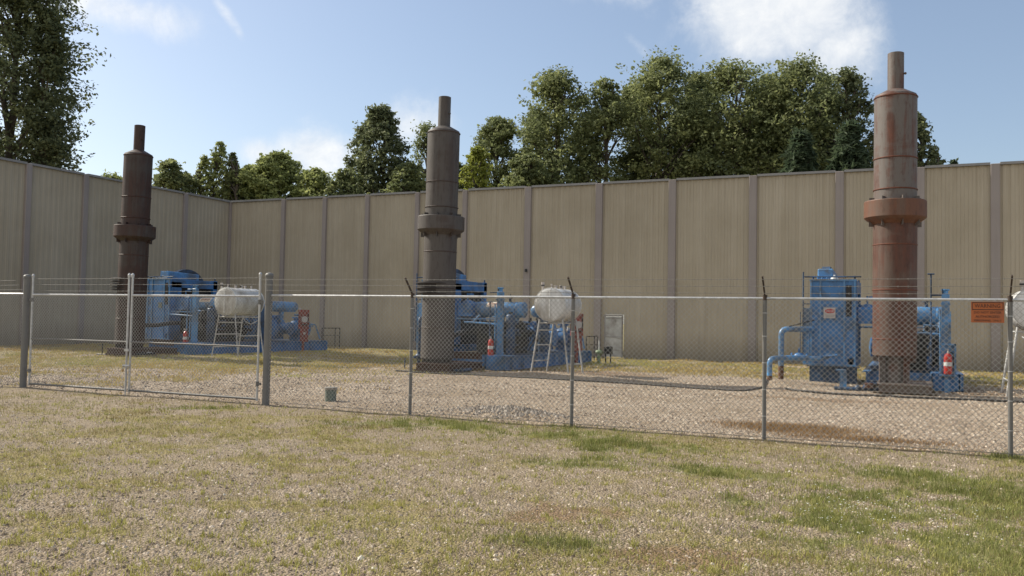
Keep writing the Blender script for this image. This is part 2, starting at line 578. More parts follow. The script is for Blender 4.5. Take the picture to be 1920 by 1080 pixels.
def frustum_points(n, d0, d1, power=1.0, spread=0.66):
    """points on the ground in a wedge a little wider than the view; density ~ 1/D**power"""
    u = rng.random(n)
    if power == 2: D = d0 * (d1 / d0) ** u
    elif power == 1: D = d0 + (d1 - d0) * u
    else: D = np.sqrt(d0 ** 2 + (d1 ** 2 - d0 ** 2) * u)
    X = (rng.random(n) * 2 - 1) * spread * D
    x = X * math.cos(YAW) - D * math.sin(YAW); y = X * math.sin(YAW) + D * math.cos(YAW)
    return x, y, D


def stones(name, x, y, size, m, flat=.6):
    n = len(x)
    base = np.array([[1, 0, 0], [.3, .95, 0], [-.8, .6, 0], [-.8, -.6, 0], [.3, -.95, 0], [0, 0, 1.0]])
    base = base[None] * (0.7 + .6 * rng.random((n, 6, 3)))
    a = rng.random(n) * 2 * PI
    ca, sa = np.cos(a)[:, None], np.sin(a)[:, None]
    bx = base[..., 0] * ca - base[..., 1] * sa; by = base[..., 0] * sa + base[..., 1] * ca
    el = .6 + .6 * rng.random(n)[:, None]
    V = np.stack([bx * size[:, None] * el, by * size[:, None], base[..., 2] * size[:, None] * flat], -1)
    z = relief(x, y)
    V[..., 0] += x[:, None]; V[..., 1] += y[:, None]; V[..., 2] += (z - .15 * size)[:, None]
    Fb = np.array([[0, 1, 5], [1, 2, 5], [2, 3, 5], [3, 4, 5], [4, 0, 5]])
    Fc = (Fb[None] + 6 * np.arange(n)[:, None, None]).reshape(-1, 3)
    tint = np.repeat(rng.random(n), 6)
    return np_mesh(name, V.reshape(-1, 3), Fc, 3, m, {'tint': ('FLOAT', 'POINT', tint)})


def tint_mat(name, stops, rough=.9, trans=0.0, spec=.15):
    m, nt, b = mat(name, (.3, .3, .3), rough, 0, spec)
    a = nt.nodes.new('ShaderNodeAttribute'); a.attribute_name = 'tint'
    r = nt.nodes.new('ShaderNodeValToRGB'); r.color_ramp.interpolation = 'LINEAR'
    el = r.color_ramp.elements
    while len(el) < len(stops): el.new(0.5)
    for e, (p, c) in zip(el, stops): e.position = p; e.color = (*c, 1)
    nt.links.new(a.outputs['Fac'], r.inputs[0]); nt.links.new(r.outputs[0], b.inputs['Base Color'])
    if trans > 0:
        t = nt.nodes.new('ShaderNodeBsdfTranslucent'); nt.links.new(r.outputs[0], t.inputs[0])
        mx = nt.nodes.new('ShaderNodeMixShader'); mx.inputs[0].default_value = trans
        nt.links.new(b.outputs[0], mx.inputs[1]); nt.links.new(t.outputs[0], mx.inputs[2])
        nt.links.new(mx.outputs[0], nt.nodes['Material Output'].inputs['Surface'])
    return m

M_STONE = tint_mat('gravel_stone', [(0, (.14, .105, .08)), (.4, (.30, .235, .175)), (.8, (.43, .35, .27)), (1, (.60, .52, .42))])
M_GREY = tint_mat('grey_stone', [(0, (.14, .12, .10)), (.6, (.30, .255, .215)), (1, (.50, .44, .37))])
M_DRY = tint_mat('dry_grass', [(0, (.16, .12, .06)), (.35, (.28, .22, .11)), (.7, (.36, .32, .15)), (1, (.31, .33, .10))], trans=.25)
M_GREEN = tint_mat('green_grass', [(0, (.13, .145, .045)), (.45, (.22, .24, .075)), (.8, (.32, .32, .12)), (1, (.42, .38, .18))], trans=.3)

# loose gravel
x, y, D = frustum_points(150000, 5.2, 40, 2)
g, d, b = cover(x, y)
ins = y > FENCE_V
keep = (rng.random(len(x)) < np.where(ins, .95, .55) * (1 - .85 * g) * (1 - .55 * d) * (1 - .75 * b)) & (y < 42)
x, y, D, ins = x[keep], y[keep], D[keep], ins[keep]
sz = (.010 + .022 * rng.random(len(x)) ** 2) * np.where(ins, 1.55, 1.0) * (1 + .25 * (D > 20))
o = stones('gravel', x, y, sz, M_STONE)
tag(o, 'loose tan and pinkish gravel strewn over the yard and the drive', 'gravel', kind='stuff')
# grey stone heap
hx, hy = P2(930, 782)
n = 650
x = hx + rng.normal(0, .60, n); y = hy + .30 + rng.normal(0, .20, n)
k = y > FENCE_V + .05
o = stones('grey_crushed_stone', x[k], y[k], .02 + .03 * rng.random(k.sum()), M_GREY, .9)
tag(o, 'low heap of grey crushed stone just behind the chain link fence', 'crushed stone', kind='stuff')
# a few larger pale stones
pts = [(678, 1052), (482, 873), (1236, 961), (1140, 868), (1410, 823), (1480, 882), (700, 1070), (1030, 868), (1650, 880), (420, 932), (1400, 1064), (1335, 1060), (598, 932), (620, 880)]
x = np.array([P2(*p)[0] for p in pts]); y = np.array([P2(*p)[1] for p in pts])
o = stones('pale_pebble', x, y, np.array([.045, .04, .035, .03, .05, .035, .035, .03, .03, .03, .035, .035, .03, .028]), tint_mat('pale_stone', [(0, (.55, .48, .36)), (1, (.66, .62, .54))]))
tag(o, 'pale larger pebbles lying here and there in the dry grass', 'pebbles', kind='stuff')


def blades(name, x, y, h, w, m, tint, lean=.6):
    n = len(x)
    z = relief(x, y)
    a = rng.random(n) * 2 * PI
    dx, dy = np.cos(a) * w / 2, np.sin(a) * w / 2
    b = rng.random(n) * 2 * PI; l = lean * rng.random(n) * h
    p0 = np.stack([x - dx, y - dy, z - .004], -1); p1 = np.stack([x + dx, y + dy, z - .004], -1)
    mx, my, mz = x + np.cos(b) * l * .35, y + np.sin(b) * l * .35, z + h * .6
    p2 = np.stack([mx + dx * .7, my + dy * .7, mz], -1); p3 = np.stack([mx - dx * .7, my - dy * .7, mz], -1)
    p4 = np.stack([x + np.cos(b) * l, y + np.sin(b) * l, z + h], -1)
    V = np.stack([p0, p1, p2, p3, p4], 1).reshape(-1, 3)
    k = 5 * np.arange(n)[:, None]
    T = np.concatenate([k + np.array([[0, 1, 2]]), k + np.array([[0, 2, 3]]), k + np.array([[3, 2, 4]])], 0)
    return np_mesh(name, V, T, 3, m, {'tint': ('FLOAT', 'POINT', np.repeat(tint, 5))})


def cluster(n, cn, d0, d1, r):
    """blades gathered in tufts"""
    cx, cy, D = frustum_points(cn, d0, d1, 2)
    k = rng.integers(0, cn, n)
    rr = r * (.4 + rng.random(cn))[k]
    return cx[k] + rng.normal(0, 1, n) * rr, cy[k] + rng.normal(0, 1, n) * rr, D[k], k

# dry straw coloured grass outside the fence
x, y, D, k = cluster(240000, 14000, 4.8, 19, .09)
g, d, b = cover(x, y)
keep = (rng.random(len(x)) < np.clip(.17 + d * .5 + g * .3, 0, 1)) & (y < FENCE_V + .3)
x, y, D, kk, gg = x[keep], y[keep], D[keep], k[keep], g[keep]
far_ = np.clip(D / 9, .7, 2)
tint = np.clip(vnoise(x, y, 1.3, 77) * .6 + .5 * rng.random(len(x)) - .05, 0, 1)
o = blades('dry_grass', x, y, (.013 + .04 * rng.random(len(x)) ** 1.5) * far_ ** .5, .0048 * far_, M_DRY, tint, 1.4)
tag(o, 'short sparse straw coloured grass over the stony ground outside the fence', 'dry grass', kind='stuff')

# green grass patches outside the fence
x, y, D, k = cluster(330000, 11000, 4.8, 19, .08)
g, d, b = cover(x, y)
keep = (rng.random(len(x)) < np.clip(g * .8 + d * .05, 0, 1)) & (y < FENCE_V + .1)
x, y, D, gg = x[keep], y[keep], D[keep], g[keep]
far_ = np.clip(D / 9, .7, 2)
tint = np.clip(vnoise(x, y, .8, 7) * .55 + .55 * rng.random(len(x)) - .1, 0, 1)
o = blades('green_grass', x, y, (.016 + .055 * rng.random(len(x)) * (.3 + gg)) * far_ ** .5, .0062 * far_, M_GREEN, tint, 1.0)
tag(o, 'green grass growing in patches outside the fence, thickest at the right', 'grass', kind='stuff')

# weeds: small bright tufts scattered over the drive
wx, wy, WD = frustum_points(2600, 5.0, 17, 2)
k = rng.integers(0, 2600, 34000)
wr = (.02 + .06 * rng.random(2600) ** 2)[k]
x = wx[k] + rng.normal(0, 1, 34000) * wr; y = wy[k] + rng.normal(0, 1, 34000) * wr
q = y < FENCE_V - .3
x, y = x[q], y[q]
o = blades('weed_tufts', x, y, .02 + .04 * rng.random(len(x)), np.full(len(x), .008), tint_mat('weed', [(0, (.27, .26, .08)), (1, (.50, .47, .17))], trans=.3), rng.random(len(x)), 1.2)
tag(o, 'small yellow green weed tufts dotted over the drive', 'weeds', kind='stuff')

# clover flowers
cu, cv = P2(1640, 965)
n = 170
x = cu + rng.normal(0, .55, n); y = cv + rng.normal(0, .5, n)
o = stones('clover_flowers', x, y, .006 + .005 * rng.random(n), tint_mat('clover', [(0, (.4, .4, .32)), (1, (.6, .6, .54))]))
o.location.z = .045
tag(o, 'tiny white clover flowers in the green grass at the right', 'clover', kind='stuff')

# yellow grass in the yard
x, y, D, k = cluster(150000, 9000, 14.5, 46, .16)
g, d, b = cover(x, y)
keep = (rng.random(len(x)) < np.clip(d * 1.1 - .1, 0, 1) * (1 - .7 * b)) & (y > FENCE_V) & (y < WALL_V - .15) & (x > WALL_U + .1)
x, y, D = x[keep], y[keep], D[keep]
tint = np.clip(vnoise(x, y, 2.3, 31) * .8 + .35 * rng.random(len(x)), 0, 1)
o = blades('yellow_grass', x, y, .035 + .06 * rng.random(len(x)), .014 + .0006 * D, tint_mat('yellow_grass', [(0, (.34, .22, .085)), (.5, (.47, .36, .15)), (1, (.40, .39, .15))], trans=.25), tint, 1.2)
tag(o, 'yellow grass growing in the gravel yard towards the barrier wall', 'dry grass', kind='stuff')

# brown dead weeds at the foot of the fence posts
x0, y0 = P2(1470, 806)
n = 9000
x = x0 + .1 + rng.normal(0, .55, n); y = y0 + .10 + rng.normal(0, .30, n)
x1, y1 = P2(1660, 830)
x[:2200] = x1 - .2 + rng.normal(0, .6, 2200); y[:2200] = y1 + rng.normal(0, .12, 2200)
o = blades('dead_weeds', x, y, .03 + .06 * rng.random(n), np.full(n, .006), tint_mat('dead_weed', [(0, (.22, .14, .075)), (1, (.42, .28, .14))]), rng.random(n), 1.0)
tag(o, 'brown dead weeds along the foot of the fence', 'weeds', kind='stuff')

# ------------------------------------------------------------------ materials
def wall_mat(name, a, b_, streak, dark):
    m, nt, b = mat(name, a, .9, 0, .2)
    p = world_coords(nt)
    v1 = world_coords(nt, (2.3, 2.3, .10)); v2 = world_coords(nt, (9, 9, .25))
    n1 = noise(nt, v1, 1.0, 4, .6); n2 = noise(nt, v2, 1.0, 5, .65); n3 = noise(nt, p, .35, 4, .6)
    c = mixc(nt, mrange(nt, n3, .35, .65), a, b_)
    c = mixc(nt, mrange(nt, n1, .52, .72, 0, .55), c, streak)
    c = mixc(nt, mrange(nt, n2, .54, .75, 0, .5), c, dark)
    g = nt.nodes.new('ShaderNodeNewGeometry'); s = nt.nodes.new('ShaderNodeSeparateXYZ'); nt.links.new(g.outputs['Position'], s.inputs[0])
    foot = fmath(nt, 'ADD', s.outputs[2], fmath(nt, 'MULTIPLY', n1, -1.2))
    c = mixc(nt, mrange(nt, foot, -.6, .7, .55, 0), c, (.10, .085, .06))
    n5 = noise(nt, world_coords(nt, (.22, .22, .12)), 1.0, 6, .7)
    c = mixc(nt, mrange(nt, n5, .5, .68, 0, .3), c, tuple(x * .72 for x in a))
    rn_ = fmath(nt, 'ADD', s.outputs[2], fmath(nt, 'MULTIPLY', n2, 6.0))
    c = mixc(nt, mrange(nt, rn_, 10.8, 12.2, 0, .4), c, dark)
    nt.links.new(c, b.inputs['Base Color'])
    bump(nt, b, n2, .3, .01)
    return m

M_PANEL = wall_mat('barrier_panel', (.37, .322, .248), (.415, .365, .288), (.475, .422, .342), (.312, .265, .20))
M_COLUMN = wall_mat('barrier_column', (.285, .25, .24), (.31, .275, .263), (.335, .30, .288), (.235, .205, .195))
M_CAP = simple('barrier_cap', (.24, .235, .235), .6, 0, .2, 1.5)
M_DOOR = simple('door_paint', (.42, .42, .41), .6, 0, .15, 3, (.22, .2, .18), .3)
M_FRAME = simple('door_frame', (.24, .22, .21), .6, 0, .1, 3)
M_DARK = simple('dark_steel', (.03, .03, .032), .5, .3, .3, 8)
M_GALV = simple('galvanised_steel', (.50, .50, .50), .42, .5, .15, 18, (.36, .36, .35), .3)
M_GALVD = simple('weathered_galvanised_steel', (.18, .175, .168), .65, .35, .08, 20, (.15, .145, .135), .2)
M_WIRE = simple('fence_wire', (.37, .365, .35), .55, .5, .2, 5)
M_BARB = simple('barbed_wire', (.20, .19, .175), .7, .0, .2, 20)
M_ARMRUST = simple('rusty_arm', (.07, .05, .04), .8, .3, .4, 20)
M_BLUE = simple('blue_machine_paint', (.052, .172, .385), .38, 0, .2, 3.5, (.055, .09, .14), .4)
M_BLUE2 = simple('faded_blue_paint', (.095, .265, .51), .36, 0, .2, 4, (.10, .13, .17), .5)
M_BLUED = simple('grimy_blue_paint', (.034, .085, .18), .5, 0, .3, 5, (.035, .045, .06), .6)
M_ENGINE = simple('grimy_engine_metal', (.028, .029, .031), .55, .15, .5, 7, (.07, .06, .05), .4)
M_BLACK = simple('black_rubber', (.018, .018, .018), .7, 0, .3, 10)
M_RED = simple('red_paint', (.42, .035, .025), .35, 0, .15, 12)
M_REDD = simple('faded_red_paint', (.25, .045, .03), .6, 0, .3, 9, (.16, .06, .045), .5)
M_WHITE = simple('white_paint', (.62, .62, .60), .5, 0, .08, 10)
M_TANK = simple('white_tank_paint', (.60, .60, .585), .45, 0, .1, 3, (.30, .27, .23), .45, stretch=(1, 1, .5))
M_STAND = simple('stand_paint', (.46, .46, .45), .5, .1, .12, 9, (.22, .19, .16), .35)
M_BRASS = simple('brass_fitting', (.38, .26, .12), .35, .8, .2, 20)
M_ORANGE = simple('orange_sign_face', (.42, .115, .03), .55, 0, .08, 5, (.33, .10, .04), .3)
M_LETTER = simple('sign_lettering', (.045, .02, .015), .6, 0, .05, 9)
M_GREENP = simple('green_weathered_pipe', (.11, .145, .125), .7, 0, .25, 12, (.16, .15, .11), .4)
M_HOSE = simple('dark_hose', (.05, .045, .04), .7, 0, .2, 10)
M_BROWNPIPE = simple('rusty_riser', (.12, .06, .035), .85, .1, .3, 14)
M_STICK = simple('pale_label', (.45, .41, .38), .6, 0, .1, 10)


def rust_mat(name, rust, rust2, grey, amt, zseed):
    m, nt, b = mat(name, rust, .6, .0, .4)
    p = coords(nt); 
    v1 = coords(nt, (3.2, 3.2, .18)); v2 = coords(nt, (.5, .5, 1.0)); v3 = coords(nt, (12, 12, 3))
    for n_ in list(nt.nodes):
        if n_.type == 'MAPPING': n_.inputs['Location'].default_value = (zseed, zseed * 1.7, zseed * .6)
    n1 = noise(nt, v1, 1.0, 5, .6, .4); n2 = noise(nt, v2, 1.0, 6, .65, .5); n3 = noise(nt, v3, 1.0, 5, .7)
    r = mixc(nt, mrange(nt, n3, .3, .7), rust, rust2)
    s = fmath(nt, 'ADD', fmath(nt, 'MULTIPLY', n1, .55), fmath(nt, 'MULTIPLY', n2, .45))
    c = mixc(nt, mrange(nt, s, .5 - amt, .62 - amt, 0, 1, True), r, grey)
    c = mixc(nt, mrange(nt, n3, .52, .72, 0, .65), c, tuple(x * .5 for x in rust))
    v4 = coords(nt, (7, 7, .35)); n4 = noise(nt, v4, 1.0, 5, .7)
    c = mixc(nt, mrange(nt, n4, .54, .68, 0, .5), c, tuple(x * 1.35 for x in rust2))
    nt.links.new(c, b.inputs['Base Color'])
    bump(nt, b, n3, .35, .006)
    return m


# ------------------------------------------------------------------ barrier wall
UCOLS = [-34.55, -31.5, -28.5, -25.15, -22.12, -18.34, -14.36, -10.54, -6.63, -2.74, 0.62, 3.56, 7.3, 11.1, 14.9, 18.7]
VCOLS = [28.85, 32.09, 35.55, 39.0]
V_END = 26.7

def ribbed_panel(a, b_, z0, z1, plane, fixed, front, rib=.305, depth=.022):
    """vertical trapezoid-ribbed sheet from a to b along one axis; front = sign of the exposed side; 0.14 m thick"""
    mb = MB(); n = max(2, int(round((b_ - a) / rib))); w = (b_ - a) / n
    prof = []
    for i in range(n):
        s = a + i * w
        prof += [(s, 0), (s + w * .42, 0), (s + w * .5, depth), (s + w * .92, depth)]
    prof.append((b_, 0))
    vs = []
    for (t, dd) in prof:
        for z in (z0, z1):
            vs.append((t, fixed + front * dd, z) if plane == 'x' else (fixed + front * dd, t, z))
    k = len(vs)
    for (t, dd) in (prof[0], prof[-1]):
        for z in (z0, z1):
            vs.append((t, fixed - front * .12, z) if plane == 'x' else (fixed - front * .12, t, z))
    fs = [(2 * i, 2 * i + 2, 2 * i + 3, 2 * i + 1) for i in range(len(prof) - 1)]
    fs.append((k, k + 1, k + 3, k + 2))
    top = [2 * i + 1 for i in range(len(prof))] + [k + 3, k + 1]
    fs.append(top)
    fs.append((0, 1, k + 1, k)); fs.append((k - 2, k - 1, k + 3, k + 2))
    mb.add(vs, fs)
    return mb

wall = empty('barrier_wall', (0, WALL_V, 0), 0, 'long tan sound barrier wall with mauve grey columns behind the three units', 'wall')
cols = [WALL_U] + UCOLS
for i in range(len(cols) - 1):
    a, b_ = cols[i] + .12, cols[i + 1] - .12
    if cols[i] == -14.36:                       # the bay with the door
        d0, d1 = -13.97, -13.03
        m_ = ribbed_panel(d1 + .06, b_, -.3, WALL_H - .08, 'x', 0, -1)
        m_.add(*[(q.v, q.f) for q in [ribbed_panel(a, d1 + .058, 2.16, WALL_H - .08, 'x', 0, -1)]][0])
        m_.build('panel', M_PANEL, wall)
        ribbed_panel(a, d0 - .02, -.3, 2.155, 'x', 0, -1).build('panel', M_PANEL, wall)
    else:
        ribbed_panel(a, b_, -.3, WALL_H - .08, 'x', 0, -1).build('panel', M_PANEL, wall)
for u in UCOLS:
    m_ = MB().box((u, -.05, WALL_H / 2 - .15), (.36 if u > -20 else .26, .22, WALL_H + .24), ch=.015)
    m_.build('column', M_COLUMN, wall)
for i in range(len(cols) - 1):
    a, b_ = cols[i] + .19 * (i > 0), cols[i + 1] - .19
    MB().box(((a + b_) / 2, .02, WALL_H - .02), (b_ - a, .26, .11)).build('cap', M_CAP, wall)
# door
dm = MB().box((-13.5, -.075, 1.03), (.86, .05, 2.02))
door = dm.build('door', M_DOOR, wall)
MB().box((-13.5, -.115, 1.02), (.82, .02, .035)).box((-13.5, -.112, 1.96), (.80, .02, .03)).box((-13.5, -.112, .35), (.8, .02, .02)).build('rail', M_FRAME, door)
MB().cyl((-13.18, -.10, 1.0), (-13.18, -.16, 1.0), .03, n=10).cyl((-13.18, -.155, 1.0), (-13.29, -.155, 1.0), .012, n=8).build('handle', M_GALV, door)
MB().box((-13.96, -.07, 1.06), (.05, .12, 2.18)).box((-13.04, -.07, 1.06), (.05, .12, 2.18)).box((-13.5, -.07, 2.105), (.87, .12, .07)).build('door_frame', M_FRAME, wall)
MB().box((-18.32, -.26, 4.42), (.10, .10, .16)).build('junction_box', M_DARK, wall)

wall2 = empty('barrier_wall', (WALL_U, WALL_V, 0), 0, 'shorter shaded barrier wall at the left, meeting the long one in a corner', 'wall')
vc = [V_END] + VCOLS + [WALL_V]
for i in range(len(vc) - 1):
    a, b_ = vc[i] - WALL_V + (.14 if i else .05), vc[i + 1] - WALL_V - .14
    ribbed_panel(a, b_, -.3, WALL_H - .08, 'y', 0, 1, depth=.010).build('panel', M_PANEL, wall2)
    MB().box((-.02, (a + b_) / 2, WALL_H - .02), (.26, b_ - a + .04, .11)).build('cap', M_CAP, wall2)
for v in [V_END] + VCOLS + [WALL_V + .03]:
    yy = v - WALL_V - (.2 if v == V_END else 0)
    m_ = MB().box((.05, yy, WALL_H / 2 - .15), (.18, .30, WALL_H + .24), ch=.015)
    m_.build('column', M_COLUMN, wall2)


# ------------------------------------------------------------------ chain link fence
GP = [-18.23, -11.33]
LP = [-8.09, -5.01, -1.93, 1.31, 4.5, 7.7]
LPL = [-21.4, -24.6]

def post_mb(h, r, cap=True, n=14):
    m_ = MB().cyl((0, 0, -.1), (0, 0, h), r, n=n)
    if cap: m_.lathe([(r * 1.15, h - .03), (r * 1.15, h + .01), (r * .8, h + .04), (.001, h + .055)], n=n)
    return m_


def mesh_wires(mb, u0, u1, z0, z1, y=0.0, cell=.080, w=.0056):
    """two layers of diagonals of a diamond mesh, each a thin three sided bar"""
    def bar(a, b_, dy):
        a = Vector(a); b_ = Vector(b_); d = (b_ - a).normalized(); nrm = Vector((-d.z, 0, d.x)) * w / 2
        vs = [a + nrm + Vector((0, dy, 0)), a - nrm + Vector((0, dy, 0)), a + Vector((0, dy + w * .9, 0)),
              b_ + nrm + Vector((0, dy, 0)), b_ - nrm + Vector((0, dy, 0)), b_ + Vector((0, dy + w * .9, 0))]
        mb.add(vs, [(0, 1, 4, 3), (1, 2, 5, 4), (2, 0, 3, 5)])
    H_ = z1 - z0
    k = -H_
    while k < (u1 - u0):
        a0, a1 = max(k, 0), min(k + H_, u1 - u0)
        if a1 > a0:
            bar((u0 + a0, y, z0 + a0 - k), (u0 + a1, y, z0 + a1 - k), 0.0)
            bar((u1 - a0, y, z0 + a0 - k), (u1 - a1, y, z0 + a1 - k), .003)
        k += cell


def barbed(u0, u1, ys_zs, r=.0036, sag=.02):
    m_ = MB()
    for (yy, zz) in ys_zs:
        n = 8
        pts = [(u0 + (u1 - u0) * i / n, yy, zz - sag * 4 * (i / n) * (1 - i / n)) for i in range(n + 1)]
        m_.pipe(pts, r, 5, caps=False)
        k = u0 + .06
        while k < u1:
            t = (k - u0) / (u1 - u0); z = zz - sag * 4 * t * (1 - t)
            m_.cyl((k, yy - .014, z - .012), (k, yy + .014, z + .012), .0022, n=3, caps=False)
            m_.cyl((k + .01, yy + .012, z - .014), (k + .01, yy - .012, z + .014), .0022, n=3, caps=False)
            k += .13
    return m_


def fence_run(label, posts, u0, u1, arms):
    f = empty('chain_link_fence', (0, FENCE_V, 0), 0, label, 'fence')
    base = {}
    for u in posts:
        base[u] = ground_z(u, FENCE_V)
        big = u in GP
        r = .072 if big else .031
        h = 2.52 if big else 2.11
        p = post_mb(h, r, big, 18 if big else 12).build('post', M_GALVD, f, (u, 0, 0))
        if not big:
            a = MB().cyl((0, 0, 2.10), (0, 0, 2.18), .036, n=10)
            a.box((0, -.13, 2.30), (.022, .40, .028), Matrix.Rotation(R(-47), 3, 'X'))
            a.build('barb_arm', M_ARMRUST, p)
            t = MB()
            for z in (.35, .75, 1.15, 1.55, 1.9): t.mark().cyl((0, 0, z), (.0, 0, z + .012), .0335, n=8)
            build_each(t, 'tie', M_GALV, p)
        else:
            t = MB()
            for z in (.25, 1.1, 1.95): t.mark().cyl((0, 0, z), (0, 0, z + .05), r + .006, n=16)
            build_each(t, 'band', M_GALVD, p)
    MB().cyl((u0, 0, 2.125), (u1, 0, 2.125), .0215, n=10).build('top_rail', M_GALV, f)
    allp = sorted([p for p in posts if u0 - .01 <= p <= u1 + .01] + ([u0] if u0 not in posts else []) + ([u1] if u1 not in posts else []))
    for a, b_ in zip(allp[:-1], allp[1:]):
        m_ = MB(); mesh_wires(m_, a + .03, b_ - .03, .03, 2.12, -.032)
        m_.build('wire_mesh', M_WIRE, f)
    MB().pipe([(u0, -.03, .06), ((u0 + u1) / 2, -.03, .04), (u1, -.03, .06)], .004, 5, caps=False).build('tension_wire', M_BARB, f)
    barbed(u0, u1, [(-.10, 2.22), (-.19, 2.32), (-.28, 2.42)]).build('barbed_wire', M_BARB, f)
    return f

fence_run('chain link fence run with three strands of barbed wire right of the double gate', [GP[1]] + LP, GP[1], LP[-1], True)
fence_run('chain link fence run left of the double gate, mostly cut off by the picture edge', LPL + [GP[0]], LPL[-1], GP[0], True)


def gate_leaf(label, u0, u1, hinge_left):
    g = empty('gate_leaf', (0, FENCE_V, 0), 0, label, 'gate', 'leaves of the double gate')
    r = .024
    fr = MB()
    for u in (u0, u1): 
        fr.cyl((u, 0, .06), (u, 0, 2.50), r, n=12)
        fr.lathe([(r * 1.3, 2.49), (r * 1.3, 2.51), (r * 1.45, 2.54), (r * .9, 2.57), (.001, 2.58)], c=(u, 0, 0), n=10)
    fr.cyl((u0, 0, 2.11), (u1, 0, 2.11), r * .95, n=12)
    fr.build('frame', M_GALV, g)
    MB().cyl((u0, 0, .10), (u1, 0, .10), r * .95, n=12).build('bottom_rail', M_GALVD, g)
    MB().cyl((u0, 0, 1.12), (u1, 0, 1.12), .018, n=10).build('middle_rail', M_GALVD, g)
    m_ = MB(); mesh_wires(m_, u0 + .02, u1 - .02, .10, 2.10, -.026); m_.build('wire_mesh', M_WIRE, g)
    barbed(u0, u1, [(0, 2.20), (0, 2.34), (0, 2.47)], sag=.005).build('barbed_wire', M_BARB, g)
    h = MB()
    hu = u0 if hinge_left else u1; s = -1 if hinge_left else 1
    for z in (.35, 1.95):
        h.mark().cyl((hu, 0, z), (hu, 0, z + .09), .034, n=10).box((hu + s * .05, 0, z + .045), (.07, .03, .05))
    build_each(h, 'hinge', M_GALVD, g)
    return g
gate_leaf('left leaf of the double chain link gate, hung on the far left thick post', -18.03, -15.06, True)
gl = gate_leaf('right leaf of the double chain link gate, hung on the middle thick post', -14.96, -11.55, False)
lt = MB().cyl((-15.01, -.05, 0.0), (-15.01, -.05, 1.18), .013, n=8).cyl((-15.10, -.05, .62), (-14.92, -.05, .62), .022, n=8)
lt.box((-15.01, -.05, .95), (.12, .03, .05)).build('drop_rod', M_GALV, gl)
pl = empty('padlock', (-15.06, FENCE_V - .09, .52), 0, 'small steel padlock and chain holding the two gate leaves together', 'padlock')
MB().box((0, 0, 0), (.05, .025, .055), ch=.006).build('body', M_BRASS, pl)
MB().pipe([(-.015, 0, .025), (-.015, 0, .06), (.015, 0, .06), (.015, 0, .025)], .005, 6, .012).pipe([(0, 0, .05), (.06, .04, .09), (.12, .02, .06), (.06, .10, .04), (-.05, .05, .08), (0, 0, .05)], .007, 6, .03).build('shackle', M_GALV, pl)

# sign on the fence
sg = empty('warning_sign', (1.035, FENCE_V - .052, 1.955), 0, 'orange warning sign wired to the chain link fence near the right edge', 'sign')
MB().box((0, 0, 0), (.40, .006, .285)).build('plate', M_ORANGE, sg)
fr_ = MB()
for s_ in (-1, 1): fr_.box((0, -.0045, .083 + s_ * .048), (.38, .003, .010)); fr_.box((s_ * .186, -.0045, .083), (.008, .003, .086))
fr_.build('border', M_LETTER, sg)
def text(body, x, z, size, m, parent, depth=.0012, y=-.0045, width=None, rz=0.0):
    cu = bpy.data.curves.new('lettering', 'FONT'); cu.body = body; cu.size = size; cu.align_x = 'CENTER'; cu.align_y = 'CENTER'
    cu.extrude = depth; cu.resolution_u = 2
    o = bpy.data.objects.new('lettering', cu); COL.objects.link(o)
    bpy.context.view_layer.update()
    me = bpy.data.meshes.new_from_object(o.evaluated_get(bpy.context.evaluated_depsgraph_get()))
    bpy.data.objects.remove(o); bpy.data.curves.remove(cu)
    me.materials.clear(); me.materials.append(m)
    if width:
        xsv = [v.co.x for v in me.vertices]; w = max(xsv) - min(xsv)
        for v in me.vertices: v.co.x *= width / w
    for v in me.vertices:
        v.co = Vector((v.co.x + x, y - v.co.z, v.co.y + z))
    o = bpy.data.objects.new('lettering', me); COL.objects.link(o); o.parent = parent
    if rz: o.rotation_euler.z = rz
    return o
text('WARNING', 0, .083, .075, M_LETTER, sg, width=.31)
text('DO NOT ENTER', 0, -.005, .044, M_LETTER, sg, width=.33)
text('AUTHORIZED', 0, -.062, .044, M_LETTER, sg, width=.29)
text('PERSONNEL ONLY', 0, -.115, .036, M_LETTER, sg, width=.33)

# ------------------------------------------------------------------ compressor units
STACKS = [(-27.9, 25.4), (-14.07, 25.4), (-.25, 25.4)]
WHICH = ['left', 'middle', 'right']


def gz_at(k):
    return [0.08, 0.0, -.03][k]


